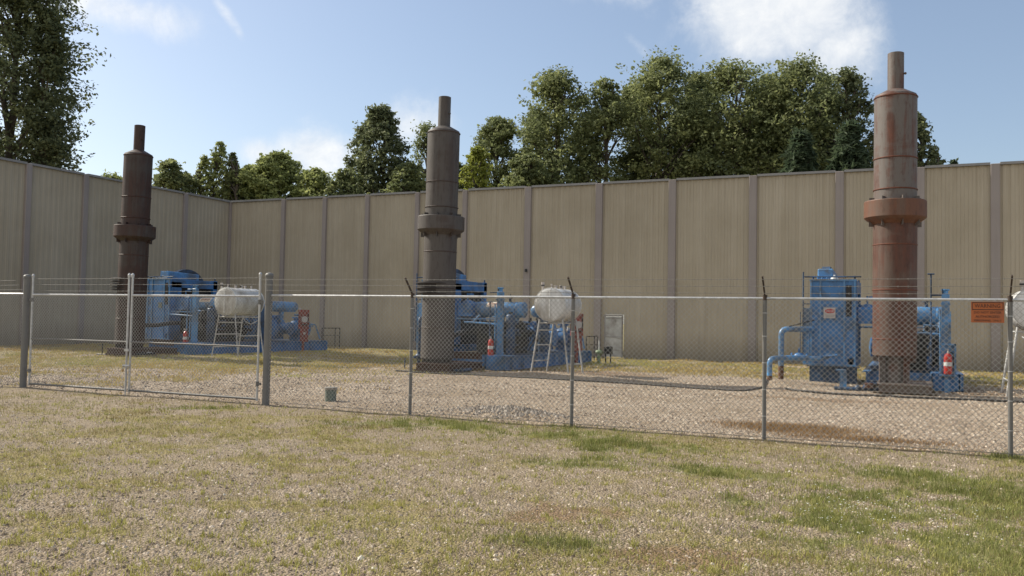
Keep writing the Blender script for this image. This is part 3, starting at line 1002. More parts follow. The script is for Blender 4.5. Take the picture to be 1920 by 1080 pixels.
def stack(k):
    u, v = STACKS[k]
    rs = [((.052, .022, .016), (.032, .020, .017), (.050, .040, .036), .05), ((.066, .046, .038), (.052, .041, .036), (.080, .070, .064), .11),
          ((.130, .044, .024), (.075, .036, .026), (.130, .113, .103), .12)][k]
    body = rust_mat('weathered_stack_steel_' + WHICH[k], *rs, 3.7 * (k + 1))
    lower = body if k < 2 else rust_mat('pinkish_rust_steel', (.115, .040, .023), (.065, .033, .024), (.105, .070, .054), .06, 4.2)
    lab = ['tall dark rusty exhaust stack with a finned band, seen behind the gate',
           'tall grey brown exhaust stack in the middle of the yard, between gate and sign',
           'tall orange rusted exhaust stack nearest the camera, at the right'][k]
    s = empty('exhaust_stack', (u, v, gz_at(k)), 0, lab, 'exhaust stack', 'exhaust stacks')
    z0 = 1.02 if k == 2 else .45
    n = 40
    MB().lathe([(.46, z0), (.545, z0), (.545, 2.48), (.545, 4.10), (.545, 4.62)], n=n).build('lower_barrel', lower, s)
    MB().lathe([(.548, 4.50), (.62, 4.56), (.72, 4.63), (.765, 4.67), (.775, 4.68), (.775, 5.10), (.765, 5.12), (.56, 5.13)], n=n).build('collar', [body, body, rust_mat('orange_collar_rust', (.150, .064, .034), (.115, .054, .034), (.115, .072, .052), .02, 9)][k], s)
    MB().lathe([(.535, 5.10), (.535, 7.93), (.52, 7.97), (.25, 8.12), (.21, 8.13)], n=n).build('upper_barrel', body, s)
    MB().lathe([(.205, 8.08), (.205, 9.12), (.185, 9.13), (.180, 8.85), (.001, 8.84)], n=24).build('outlet_pipe', body, s)
    w = MB()
    for z in (1.45, 2.75, 3.95, 5.42, 6.25, 7.90): w.mark().lathe([(.545, z - .014), (.556, z - .004), (.556, z + .012), (.545, z + .022)], n=n)
    build_each(w, 'weld_seam', rust_mat('weld_rust_' + WHICH[k], rs[0], tuple(c * .8 for c in rs[0]), rs[0], .0, 2), s)
    g = MB()
    for i in range(8):
        a = 2 * PI * i / 8 + .3
        g.mark().box((.60 * math.cos(a), .60 * math.sin(a), 5.17), (.13, .012, .10), Matrix.Rotation(a, 3, 'Z'))
        g.mark().box((.60 * math.cos(a), .60 * math.sin(a), 4.52), (.15, .012, .15), Matrix.Rotation(a, 3, 'Z'))
    build_each(g, 'gusset', body, s)
    MB().sphere((.235, -.05, 8.55), .035).cyl((.2, -.05, 8.55), (.25, -.05, 8.55), .015, n=6).build('sample_port', body, s)
    # finned band at head height on the left and middle stacks
    if k < 2:
        b_ = MB(); off = -.24 if k == 0 else -.13
        for i in range(5 if k == 0 else 3):
            z = 2.55 + i * (.11 if k == 0 else .17)
            b_.lathe([(.54, z), (.655, z + .01), (.655, z + .035), (.54, z + .06)], c=(off, 0, 0), n=n)
        if k == 1: b_.lathe([(.60, 2.55), (.60, 2.95)], c=(off, 0, 0), n=n)
        b_.build('flange_band', rust_mat('flange_rust_' + WHICH[k], (.030, .022, .020), (.022, .018, .017), (.035, .03, .028), .05, 5), s)
    # legs and base
    lg = MB()
    for i in range(4):
        a = PI / 4 + i * PI / 2
        c = Vector((.40 * math.cos(a), .40 * math.sin(a), .62))
        lg2 = MB().box(c, (.22, .03, .92), Matrix.Rotation(a, 3, 'Z')).box(c, (.03, .16, .92), Matrix.Rotation(a, 3, 'Z'))
        lg2.build('leg', body, s)
    sk = MB().cyl((0, 0, .22), (0, 0, 1.04), .30, n=20)
    for i in range(8):
        a = i * PI / 4
        sk.box((.36 * math.cos(a), .36 * math.sin(a), .95), (.34, .02, .20), Matrix.Rotation(a, 3, 'Z'))
    sk.build('skirt', body, s)
    # the rusty base beams
    bb = MB()
    for y in (-.72, 1.62):
        bb.box((.26, y, .19), (1.22, .03, .18)).box((.26, y - .03, .29), (1.26, .13, .022)).box((.26, y - .03, .10), (1.26, .13, .022))
    for x in (-.35, .22, .86): bb.box((x, .45, .19), (.03, 2.3, .18)).box((x, .45, .288), (.13, 2.2, .02))
    bb.box((.22, .0, .306), (1.1, 1.3, .014))
    if k < 2: bb.box((.50, 1.25, .52), (1.0, .14, .22)).box((.50, 1.25, .635), (1.0, .2, .016))
    bb.build('base_frame', [M_RUSTD, M_RUSTD, M_RUSTG][k], s)
    rn = MB()
    for y in (-.62, .5, 1.5): rn.mark().box((.25, y, .045), (1.5, .16, .09))
    build_each(rn, 'timber_bearer', simple('old_timber', (.13, .10, .07), .95, 0, .4, 9, stretch=(1, 6, 6)), s)
    return s

M_RUSTD = rust_mat('dark_rusty_beam', (.075, .036, .024), (.05, .03, .024), (.05, .04, .035), .0, 3)
M_RUSTB = rust_mat('rusty_beam', (.16, .07, .04), (.10, .05, .035), (.09, .06, .05), .0, 1)
M_RUSTG = rust_mat('brown_grey_beam', (.16, .115, .09), (.12, .09, .075), (.14, .12, .105), .08, 6)


def leaner(o, rx, ry):
    o.rotation_euler = (rx, ry, 0)

ST = [stack(k) for k in range(3)]
leaner(ST[0], 0, R(1.0)); leaner(ST[1], 0, R(.55)); leaner(ST[2], 0, R(.15))


def cooler(k):
    """tall blue radiator cooler: origin at the stack base"""
    u, v = STACKS[k]
    c = empty('engine_cooler', (u, v, gz_at(k)), 0, 'tall blue radiator cooler cabinet of the ' + ['left unit, beside the dark rusty stack', 'middle unit, mostly hidden behind its stack',
              'right unit, wearing a small warning label'][k], 'cooler', 'blue radiator coolers')
    x0, x1, y0, y1, z0, z1 = -2.42, -1.10, 3.1, 5.9, .56, 3.22
    m_ = MB().box(((x0 + x1) / 2, y0 + .02, (z0 + z1) / 2), (x1 - x0, .04, z1 - z0), ch=.01)
    m_.box(((x0 + x1) / 2, y1 - .02, (z0 + z1) / 2), (x1 - x0, .04, z1 - z0))
    m_.box((x0 + .02, (y0 + y1) / 2, (z0 + z1) / 2), (.04, y1 - y0 - .09, z1 - z0))
    m_.box(((x0 + x1) / 2 - .2, (y0 + y1) / 2, z1 - .03), (x1 - x0 - .5, y1 - y0 - .1, .05))
    m_.build('cabinet', M_BLUE, c)
    # raised seams and side wing on the front
    s = MB()
    for x in (x0 + .035, x0 + .30, x1 - .33, x1 - .03): s.box((x, y0 - .02, (z0 + z1) / 2), (.05, .036, z1 - z0))
    for z in (z0 + .03, z1 - .03): s.box(((x0 + x1) / 2, y0 - .023, z), (x1 - x0 + .04, .042, .06))
    s.box((x0 - .11, y0 + .12, 1.45), (.20, .20, 1.75), ch=.01)
    s.build('front_trim', M_BLUE2, c)
    lv = MB()
    lv.box((x1 - .20, y0 - .012, 2.55), (.16, .02, .95))
    lv.build('side_opening', M_DARK, c)
    # +u side: header boxes, core, fan guard
    h = MB().box((x1 - .10, (y0 + y1) / 2, z1 - .20), (.24, y1 - y0 + .04, .36), ch=.012)
    h.box((x1 - .10, (y0 + y1) / 2, z0 + .12), (.24, y1 - y0, .26))
    h.box((x1 - .08, y1 - .12, (z0 + z1) / 2), (.2, .24, z1 - z0)).box((x1 - .08, y0 + .33, (z0 + z1) / 2), (.2, .58, z1 - z0 - .3))
    h.build('header_box', M_BLUE, c)
    co = MB().box((x1 - .16, (y0 + y1) / 2 + .2, (z0 + z1) / 2), (.06, y1 - y0 - .7, z1 - z0 - .5))
    for i in range(26): co.box((x1 - .12, (y0 + y1) / 2 + .2, z0 + .3 + i * .075), (.03, y1 - y0 - .75, .02))
    co.build('radiator_core', M_DARK, c)
    # fan shroud standing above the cabinet
    f = MB(); cy, cz, r0 = 4.95, 2.44, 1.28
    vs = []; n = 22
    for x in (-2.20, -1.95):
        for i in range(n + 1):
            a = R(32) + R(116) * i / n
            vs.append((x, cy + r0 * math.cos(a), cz + r0 * math.sin(a)))
        vs.append((x, cy - r0 * .85, cz + .55)); vs.append((x, cy + r0 * .85, cz + .55))
    q = n + 3
    f.add(vs, [list(range(q)), list(range(2 * q - 1, q - 1, -1))] + [(i, q + i, q + (i + 1) % q, (i + 1) % q) for i in range(q)])
    f.build('fan_shroud', M_BLUED, c)
    MB().box((-2.02, 4.55, z1 + .15), (.46, 1.9, .34), Matrix.Rotation(R(-2), 3, 'X'), ch=.03).build('top_hood', M_BLUE2, c)
    t = MB()
    for (x, y) in ((x0 + .08, y0 + .1), (x1 - .04, y0 + .08), (x0 + .08, y1 - .1), (x1 - .04, y1 - .1)):
        t.cyl((x, y, z1 - .02), (x, y, z1 + .10), .03, n=8)
    t.pipe([(x0 - .15, y0 + .02, z1 + .07), (x1 + .15, y0 + .02, z1 + .07)], .022, 8)
    t.build('lifting_rail', M_BLUED, c)
    vv = MB().lathe([(.001, .14), (.03, .135), (.03, .08), (.09, .06), (.13, 0)], c=(-1.72, y0 + .15, z1), n=14)
    vv.build('filler_cap', M_WHITE, c)
    p = MB()
    for i in range(4): p.sphere((-2.2 + i * .13, y0 + .25 + .06 * i, z1 + .05), .05 + .01 * (i % 2), n=8, k=5)
    p.build('relief_valves', M_WHITE if k == 0 else M_BLUE2, c)
    # skirt
    MB().box(((x0 + x1) / 2, y0 + .25, .28), (x1 - x0 + .06, .05, .56)).box((x0 + .02, (y0 + y1) / 2 + .25, .28), (.05, y1 - y0 - .55, .56)).box(((x0 + x1) / 2, y0 + .22, .535), (x1 - x0 + .2, .26, .03)).build('skirt', M_BLUED, c)
    # tall standing pipe at the corner
    MB().pipe([(x0 - .20, y0 - .05, .9), (x0 - .20, y0 - .05, z1 + .22)], .022, 8).pipe([(x0 - .28, y0 - .05, .9), (x0 - .28, y0 - .05, 2.2)], .015, 6).pipe([(x0 - .2, y0 - .05, 2.45), (x0 + .02, y0 - .05, 2.45)], .018, 6).pipe([(x0 - .2, y0 - .05, z1 + .07), (x0 + .02, y0 - .05, z1 + .07)], .018, 6).build('stand_pipe', M_BLUED, c)
    if k == 2:
        lab_ = MB().box((-1.85, y0 - .045, 2.18), (.34, .006, .33)).build('label_plate', M_STICK, c)
        el = MB().lathe([(.001, .003), (.135, .003), (.135, 0)], c=(0, 0, 0), axis=(0, -1, 0), n=22)
        el.v = [(a * 1.05, b, cc * .52) for a, b, cc in el.v]
        el.build('red_oval', M_RED, lab_, (-1.84, y0 - .0485, 2.235))
        tx = text('DANGER', -1.84, 2.235, .06, M_WHITE, lab_, y=y0 - .053, width=.2)
        ln = MB()
        for i in range(2): ln.box((-1.84, y0 - .0495, 2.11 - i * .045), (.27 - .03 * i, .003, .012))
        ln.build('small_print', M_FRAME, lab_)
    elif k == 0:
        MB().box((-1.62, y0 - .046, 2.05), (.20, .006, .24)).build('label_plate', simple('faded_label', (.17, .19, .15), .7, 0, .2, 12), c)
    return c

for k in range(3): cooler(k)


def skid(k):
    u, v = STACKS[k]
    lab = ['left compressor skid with a round ended blue vessel, behind the white tank and gate',
           'middle compressor skid with a horizontal blue cylinder right of the grey brown stack',
           'right compressor skid seen end on, mostly behind the orange rusted stack'][k]
    s = empty('compressor_skid', (u, v, gz_at(k)), 0, lab, 'compressor', 'blue gas compressor skids')
    # frame
    f = MB()
    for x in (1.63, -.75):
        f.box((x, 6.15, .27), (.03, 8.9, .46)).box((x, 6.15, .49), (.2, 8.9, .026)).box((x, 6.15, .045), (.2, 8.9, .026))
    f.box((1.33, 1.72, .27), (.80, .04, .48)).box((.95, 2.2, .27), (.04, 1.0, .46)).box((1.33, 2.15, .513), (.78, .86, .02))
    for i in range(8): f.box((.44, 2.9 + i * 1.08, .27), (2.33, .10, .38))
    f.box((.44, 10.58, .27), (2.6, .05, .46))
    for i in range(9): f.box((1.66, 2.3 + i * 1.0, .27), (.10, .015, .43))
    f.build('skid_frame', M_BLUE, s)
    MB().box((.44, 6.75, .507), (2.35, 7.6, .014)).build('deck', M_BLUED, s)
    # engine block and details
    e = MB()
    e.box((.35, 4.4, .92), (1.0, 2.5, .80), ch=.06)
    for sx in (-1, 1):
        e.box((.35 + sx * .33, 4.4, 1.45), (.34, 2.3, .34), Matrix.Rotation(R(sx * 28), 3, 'Y'), ch=.03)
        for i in range(6):
            e.box((.35 + sx * .42, 3.45 + i * .38, 1.62), (.26, .28, .10), Matrix.Rotation(R(sx * 28), 3, 'Y'), ch=.02)
    e.build('engine_block', M_ENGINE, s)
    e = MB()
    for sx in (-1, 1):
        e.cyl((.35 + sx * .72, 3.2, 1.28), (.35 + sx * .72, 5.6, 1.28), .085, n=12)
        for i in range(6): e.pipe([(.35 + sx * .45, 3.45 + i * .38, 1.40), (.35 + sx * .72, 3.45 + i * .38, 1.34)], .045, 8)
    e.pipe([(-.37, 3.3, 1.28), (-.37, 2.6, 1.3), (-.1, 1.4, 1.2), (0, .5, 1.2)], .09, 10, .2)
    e.build('exhaust_manifold', M_ENGINE, s)
    e = MB().cyl((.35, 5.65, 1.0), (.35, 5.85, 1.0), .46, n=28).mark().cyl((.35, 3.02, .95), (.35, 3.13, .95), .28, n=20).cyl((-.15, 3.0, 1.35), (-.15, 3.1, 1.35), .14, n=16).cyl((.75, 3.0, 1.4), (.75, 3.1, 1.4), .11, n=16)
    build_each(e, 'flywheel', M_DARK, s)
    # small plumbing clutter
    rr = random.Random(11)
    cl_ = MB(); cd = MB()
    for i in range(34):
        x = .95 + rr.random() * .35; y = 3.0 + rr.random() * 3.0; z = .6 + rr.random() * 1.1
        ax = rr.choice([0, 1, 2]); L = .25 + rr.random() * .5; q = [x, y, z]; q2 = list(q); q2[ax] += L * (.4 if ax == 0 else 1)
        (cl_ if i % 3 else cd).cyl(q, q2, .014 + .02 * rr.random(), n=7)
        if i % 2: (cd if i % 3 else cl_).box(q2, (.07 + .1 * rr.random(), .08 + .1 * rr.random(), .08 + .12 * rr.random()), ch=.01)
    for i in range(14):
        x = .1 + rr.random() * .9; z = .6 + rr.random() * 1.2; y = 2.75 + rr.random() * .3
        cd.box((x, y, z), (.08 + .14 * rr.random(), .1, .08 + .16 * rr.random()), ch=.01)
    for i in range(6):
        cd.pipe([(1.0, 3.1 + i * .45, .6), (1.25, 3.2 + i * .45, .95 + .1 * (i % 3)), (1.05, 3.35 + i * .45, 1.4), (.7, 3.4 + i * .45, 1.55)], .022, 7, .12)
    cl_.build('small_pipework', M_BLUED, s); cd.build('engine_fittings', M_ENGINE, s)
    # horizontal air/charge cylinder above the engine
    cy = MB().capped((-.62, 3.95, 2.13), (1.42, 3.95, 2.13), .285, 28, .12)
    for x in (-.35, 1.15): cy.lathe([(.286, -.03), (.298, -.02), (.298, .02), (.286, .03)], c=(x, 3.95, 2.13), axis=(1, 0, 0), n=28)
    for x in (-.3, 1.1): cy.box((x, 3.95, 1.8), (.06, .36, .34))
    cyo = cy.build('air_cylinder', M_BLUE2, s)
    MB().cyl((.85, 3.92, 2.40), (.85, 3.92, 2.56), .05, n=10).cyl((.85, 3.92, 2.55), (.85, 3.92, 2.58), .13, n=14).cyl((.85, 3.92, 2.58), (.85, 3.92, 2.72), .012, n=6).build('valve', M_BLUED, cyo)
    # maker's plate on the cylinder: unreadable at this distance, pale ground with red and dark bars
    lb = MB(); n = 6; vs = []
    for i in range(n + 1):
        a = R(18) + R(56) * i / n
        for x in (-.02, .60): vs.append((x, 3.95 - .288 * math.cos(a), 2.13 + .288 * math.sin(a)))
    lb.add(vs, [(2 * i, 2 * i + 1, 2 * i + 3, 2 * i + 2) for i in range(n)])
    lbo = lb.build('nameplate', simple('cream_plate', (.62, .55, .42), .5, 0, .08, 20), cyo)
    st = MB()
    for i in range(7):
        a = R(46); x = .05 + i * .075
        st.box((x + .02, 3.95 - .293 * math.cos(a), 2.13 + .293 * math.sin(a)), (.035 + .015 * (i % 2), .006, .09), Matrix.Rotation(-a, 3, 'X'))
    st.box((.29, 3.95 - .293 * math.cos(R(27)), 2.13 + .293 * math.sin(R(27))), (.5, .005, .025), Matrix.Rotation(-R(27), 3, 'X'))
    st.build('plate_marks', M_REDD, lbo)
    if k == 0:
        e2 = MB().box((1.475, 3.95, 2.2), (.01, .34, .20)).build('end_plate', M_WHITE, cyo)
        MB().box((1.483, 3.95, 2.2), (.006, .28, .05)).box((1.483, 3.95, 2.25), (.006, .16, .03)).build('plate_marks', M_REDD, e2)
    # square vessel beside the cooler
    MB().box((-.78, 3.8, 2.12), (.62, .8, .50), ch=.05).box((-.78, 3.8, 1.76), (.9, .05, .05)).lathe([(.24, 0), (.22, .05), (.08, .10), (.001, .11)], c=(-.8, 3.75, 2.375), n=16).cyl((-.80, 3.7, 2.45), (-.80, 3.7, 2.72), .03, n=8).lathe([(.10, 0), (.10, .05), (.001, .06)], c=(-.66, 3.72, 2.66), n=10).build('surge_box', M_BLUE, s)
    # front control post and rails
    p = MB().box((1.30, 2.1, 1.62), (.20, .18, 2.22), ch=.012)
    for z in (.62, 1.32, 1.95, 2.45): p.box((1.30, 2.1, z), (.24, .22, .05))
    p.lathe([(.07, 0), (.07, .10), (.11, .12), (.11, .15), (.001, .16)], c=(1.30, 2.1, 2.72), n=12)
    po = p.build('control_post', M_BLUE2, s)
    MB().pipe([(1.16, 1.98, .75), (1.16, 1.98, 2.3)], .022, 8).pipe([(1.42, 2.0, .75), (1.42, 2.0, 2.25)], .018, 8).build('conduit', M_BLUE2, po)
    r = MB().pipe([(-.15, 2.2, 1.66), (1.16, 2.2, 1.60)], .032, 8)
    r.pipe([(.18, 2.2, 1.66), (.38, 2.35, 1.92)], .02, 8)
    r.pipe([(.75, 2.6, 1.86), (1.15, 2.6, 1.82), (1.15, 2.2, 1.8)], .026, 8, .05)
    r.pipe([(-.9, 3.0, 1.78), (.9, 3.0, 1.78)], .022, 8)
    r.build('light_blue_rail', M_BLUE2, s)
    zt_ = 3.28 if k == 2 else 2.35
    MB().pipe([(.93, 2.05, .75), (.93, 2.05, zt_)], .024, 8).cyl((.84, 2.05, zt_ + .02), (1.02, 2.05, zt_ + .02), .022, n=8).pipe([(.93, 2.05, 2.70), (1.22, 2.05, 2.70), (1.22, 2.05, 2.88)], .024, 8).build('vent_pipe', M_BLUED if k else M_BLUE2, s)
    # scrubber vessels
    for (x, y, h, r_) in ((1.28, 3.05, 1.35, .17), (1.20, 6.35, 1.5, .21)):
        MB().capped((x, y, .62), (x, y, .55 + h), r_, 18, .4).cyl((x, y, .5), (x, y, .66), r_ * .9, n=16).build('scrubber_vessel', M_BLUED, s)
    # compressor frame, cylinders and bottles
    cf = MB().box((.35, 7.4, 1.05), (.95, 2.1, .95), ch=.10).box((.35, 7.4, 1.58), (.7, 1.9, .16), ch=.04)
    for i in range(4): cf.box((.35, 6.6 + i * .53, 1.68), (.5, .34, .08), ch=.02)
    cf.build('crankcase', M_BLUE, s)
    for (y, sx, rr_) in ((6.8, 1, .30), (8.0, 1, .26), (6.8, -1, .28), (8.0, -1, .26)):
        c2 = MB().lathe([(.001, 0), (rr_ * .75, 0), (rr_ * .75, .22), (rr_ * 1.12, .23), (rr_ * 1.12, .30), (rr_, .31), (rr_, .62), (rr_ * 1.15, .63), (rr_ * 1.15, .70), (rr_ * .6, .74), (.001, .76)], c=(.35 + sx * .45, y, 1.1), axis=(sx, 0, 0), n=22)
        c2.build('compressor_cylinder', M_BLUE, s)
    b2 = MB().capped((.95, 6.2, 2.12), (.95, 8.9, 2.12), .25, 24, .55)
    for y in (6.8, 8.0): b2.cyl((.95, y, 1.38), (.95, y, 1.92), .11, n=14).cyl((.95, y, 1.42), (.95, y, 1.48), .18, n=14)
    b2.build('pulsation_bottle', M_BLUE2, s)
    # bulky round scrubber at the far end
    MB().capped((.95, 9.0, 1.05), (.95, 9.7, 1.05), .42, 26, .6).lathe([(.15, 0), (.15, .15), (.25, .16), (.25, .22), (.001, .24)], c=(.95, 9.2, 1.42), n=16).box((.95, 9.3, .62), (.5, .7, .25)).build('suction_scrubber', M_BLUE, s)
    MB().pipe([(1.25, 8.6, 1.75), (1.45, 8.9, 1.72), (1.5, 9.3, 1.45), (1.4, 9.8, 1.2)], .05, 8, .15).pipe([(1.1, 9.5, 1.3), (1.5, 9.9, 1.3), (1.5, 10.3, .6)], .035, 8, .1).build('blue_pipework', M_BLUE2, s)
    # dark hand rail at the end
    h = MB().pipe([(1.55, 10.4, .5), (1.55, 10.4, 1.12), (1.55, 11.9, 1.12), (1.55, 11.9, .05)], .022, 7, .05).pipe([(1.55, 11.5, .05), (1.55, 11.5, 1.10)], .02, 7).pipe([(1.55, 10.4, .75), (1.55, 11.9, .75)], .012, 6)
    h.build('hand_rail', M_DARK, s)
    return s

for k in range(3): skid(k)

# low pipes and clutter in front of the bases
for k in range(3):
    u, v = STACKS[k]
    s = empty('drain_pipe', (u, v, gz_at(k)), 0, ['low white topped drain pipe on the grass under the left stack and cooler',
              'low pale drain pipe lying in front of the middle stack base', 'low blue drain pipe and bracket left of the right stack base'][k], 'pipe', 'drain pipes at the stack bases')
    if k == 2:
        MB().box((-1.35, .35, .30), (.05, .16, .55)).box((-1.35, .35, .57), (.24, .26, .03)).box((-1.28, .35, .30), (.16, .03, .5)).build('bracket', M_BLUE2, s)
        MB().pipe([(-1.5, .1, .08), (-.35, .1, .10)], .05, 10).sphere((-.9, .02, .12), .085).pipe([(-.62, .1, .10), (-.62, .1, .62)], .012, 6).pipe([(-.62, -.05, .33), (-.1, -.05, .33)], .02, 8).build('pipe', M_BLUED, s)
        MB().box((-.62, .02, .20), (.22, .16, .14), ch=.02).build('valve_body', M_RUSTB, s)
    else:
        MB().pipe([(-.1 if k else .6, -.55 if k else .1, .13), (.55 if k else 1.1, -.55 if k else .1, .12)], .05, 10).build('pipe', M_WHITE if k == 0 else M_BLUE2, s)
        build_each(MB().pipe([(.6, -.5, .11), (1.05, -.4, .10), (1.15, .2, .12)], .045, 10, .1).sphere((1.1, -.35, .13), .075).mark().cyl((-.95, -.45, -.02), (-.95, -.45, .45), .02, n=8).cyl((-1.3, -.4, .02), (-.7, -.4, .02), .03, n=8), 'fitting', M_DARK if k == 0 else M_BLUED, s)

# gas inlet pipes
for k in (2,):
    u, v = STACKS[k]
    s = empty('gas_pipe', (u, v, gz_at(k)), 0, ['', 'blue gas pipes rising behind a fence post at the left of the middle stack', 'bright blue gas pipes with elbows rising from a gravel heap left of the right cooler'][k], 'pipe')
    bp = MB()
    bp.pipe([(-3.33, .95, .30), (-3.33, .95, .80), (-2.95, 1.3, .82), (-2.35, 1.9, .82)], .075, 14, .16)
    bp.pipe([(-3.14, 2.0, .55), (-3.14, 2.0, 1.66), (-2.5, 2.3, 1.66), (-2.35, 3.0, 1.66)], .085, 14, .2)
    bp.pipe([(-3.14, 2.0, .80), (-2.0, 2.1, .80), (-1.75, 2.2, .92)], .07, 12, .1)
    bp.build('pipe_run', M_BLUE2, s)
    MB().pipe([(-3.33, .95, -.2), (-3.33, .95, .36)], .073, 12).pipe([(-3.14, 2.0, -.1), (-3.14, 2.0, .60)], .08, 12).build('rusty_riser', M_BROWNPIPE, s)
    vb = MB().cyl((-2.84, 1.95, .82), (-2.39, 1.95, .82), .08, n=14).sphere((-2.62, 1.95, .84), .15, (1.2, 1, .9)).cyl((-2.85, 1.95, .82), (-2.81, 1.95, .82), .14, n=16).cyl((-2.42, 1.95, .82), (-2.38, 1.95, .82), .14, n=16).cyl((-2.62, 1.95, .9), (-2.62, 1.95, 1.12), .03, n=8).pipe([(-2.0, 2.0, .86), (-1.55, 2.0, .92)], .035, 8)
    vb.build('valve', M_BLUE, s)
    MB().pipe([(-2.9, 1.9, 1.74), (-2.2, 2.2, 1.95)], .018, 6).build('lever', M_DARK, s)


s = empty('gas_pipe', (STACKS[1][0], STACKS[1][1], 0), 0, 'narrow upright blue pipe between a fence post and the foot of the middle stack', 'pipe')
MB().pipe([(-.98, .5, -.1), (-.98, .5, 1.75), (-.98, 1.2, 1.9), (-1.2, 3.0, 1.9)], .055, 10, .1).pipe([(-.98, .5, .9), (-.6, .5, .9)], .05, 8).build('pipe_run', M_BLUED, s)
MB().sphere((-.98, .5, .45), .13, (1, 1, .9)).cyl((-.98, .36, .45), (-.98, .2, .45), .05, n=10).build('valve', M_BLUED, s)

# fire extinguishers
def extinguisher(k, loc, label, framed):
    e = empty('fire_extinguisher', loc, 0, label, 'fire extinguisher', 'red fire extinguishers')
    r = .105
    MB().lathe([(.001, 0), (r * .9, 0), (r, .03), (r, .44), (r * .85, .51), (r * .4, .56), (.001, .57)], n=20).build('cylinder', M_RED, e)
    MB().lathe([(r + .002, .22), (r + .003, .225), (r + .003, .325), (r + .002, .33)], n=20).build('label_band', M_WHITE, e)
    MB().cyl((0, 0, .55), (0, 0, .62), .025, n=10).box((0, -.05, .625), (.03, .16, .018), Matrix.Rotation(R(14), 3, 'X')).box((0, -.05, .655), (.028, .17, .014), Matrix.Rotation(R(-12), 3, 'X')).build('handle', M_STICK, e)
    MB().pipe([(.03, 0, .60), (.12, -.02, .58), (.135, -.03, .40), (.12, -.05, .16)], .014, 7, .05).build('hose', M_BLACK, e)
    if framed:
        f = MB()
        for x in (-.18, .18): f.box((x, .12, .33), (.045, .10, .98))
        f.box((0, .12, .80), (.40, .10, .045)).box((0, .08, -.03), (.40, .30, .035)).box((0, .17, .33), (.34, .012, .9))
        f.box((-.02, .12, -.42), (.12, .10, .78))
        b_ = f.build('extinguisher_bracket', M_BLUE2, None)
        b_.location = loc
        tag(b_, 'pale blue open bracket box holding the framed fire extinguisher at the right', 'bracket')
extinguisher(0, (STACKS[0][0] + 1.02, STACKS[0][1] + 1.92, .50), 'red fire extinguisher with a white band on the left compressor skid, seen through the gate', False)
extinguisher(1, (STACKS[1][0] + 1.05, STACKS[1][1] + 1.92, .52), 'red fire extinguisher with a white band beside the blue post of the middle skid', False)
extinguisher(2, (STACKS[2][0] + 1.32, STACKS[2][1] + 1.05, .50), 'red fire extinguisher with a white band inside the pale blue bracket at the right', True)

# red control panels
for k in (0, 1):
    u, v = STACKS[k]
    p = empty('control_panel', (u + 1.72, v + 8.7, 0), R(38), ['red control panel with a round white gauge at the far end of the left skid',
        'dark red control panel at the middle skid end, hidden behind the white tank'][k], 'control panel', 'red control panels')
    MB().box((0, 0, 1.62), (.50, .22, .92), ch=.02).box((.03, 0, .85), (.38, .2, .62), ch=.02).box((0, 0, .3), (.12, .12, .55)).build('housing', M_REDD, p)
    MB().cyl((.05, -.112, 1.62), (.05, -.135, 1.62), .15, n=20).cyl((.05, -.112, .95), (.05, -.13, .95), .06, n=14).cyl((-.18, 0, 2.08), (-.18, 0, 2.16), .05, n=10).build('gauge', M_STICK, p)
    MB().box((.2, -.12, 1.68), (.05, .03, .5)).box((.05, -.12, 1.36), (.3, .03, .05)).build('black_trim', M_BLACK, p)

# small white and green valve beyond the middle skid
vv = empty('ground_valve', (-12.0, 36.0, 0), 0, 'small green and white ground valve at the far end of the middle skid', 'valve')
MB().cyl((0, 0, -.05), (0, 0, .5), .07, n=12).sphere((0, 0, .45), .14, (1.3, 1, .8)).build('valve_body', simple('pale_green_paint', (.20, .27, .15), .5), vv)
MB().cyl((0, 0, .5), (0, 0, .95), .03, n=8).build('stem', M_WHITE, vv)
MB().cyl((-.35, 0, .62), (-.12, 0, .62), .012, n=6).cyl((.30, 0, -.1), (.30, 0, .45), .03, n=8).cyl((.52, 0, -.1), (.52, 0, .5), .03, n=8).box((.41, 0, .55), (.32, .3, .34), ch=.03).build('side_fittings', M_DARK, vv)


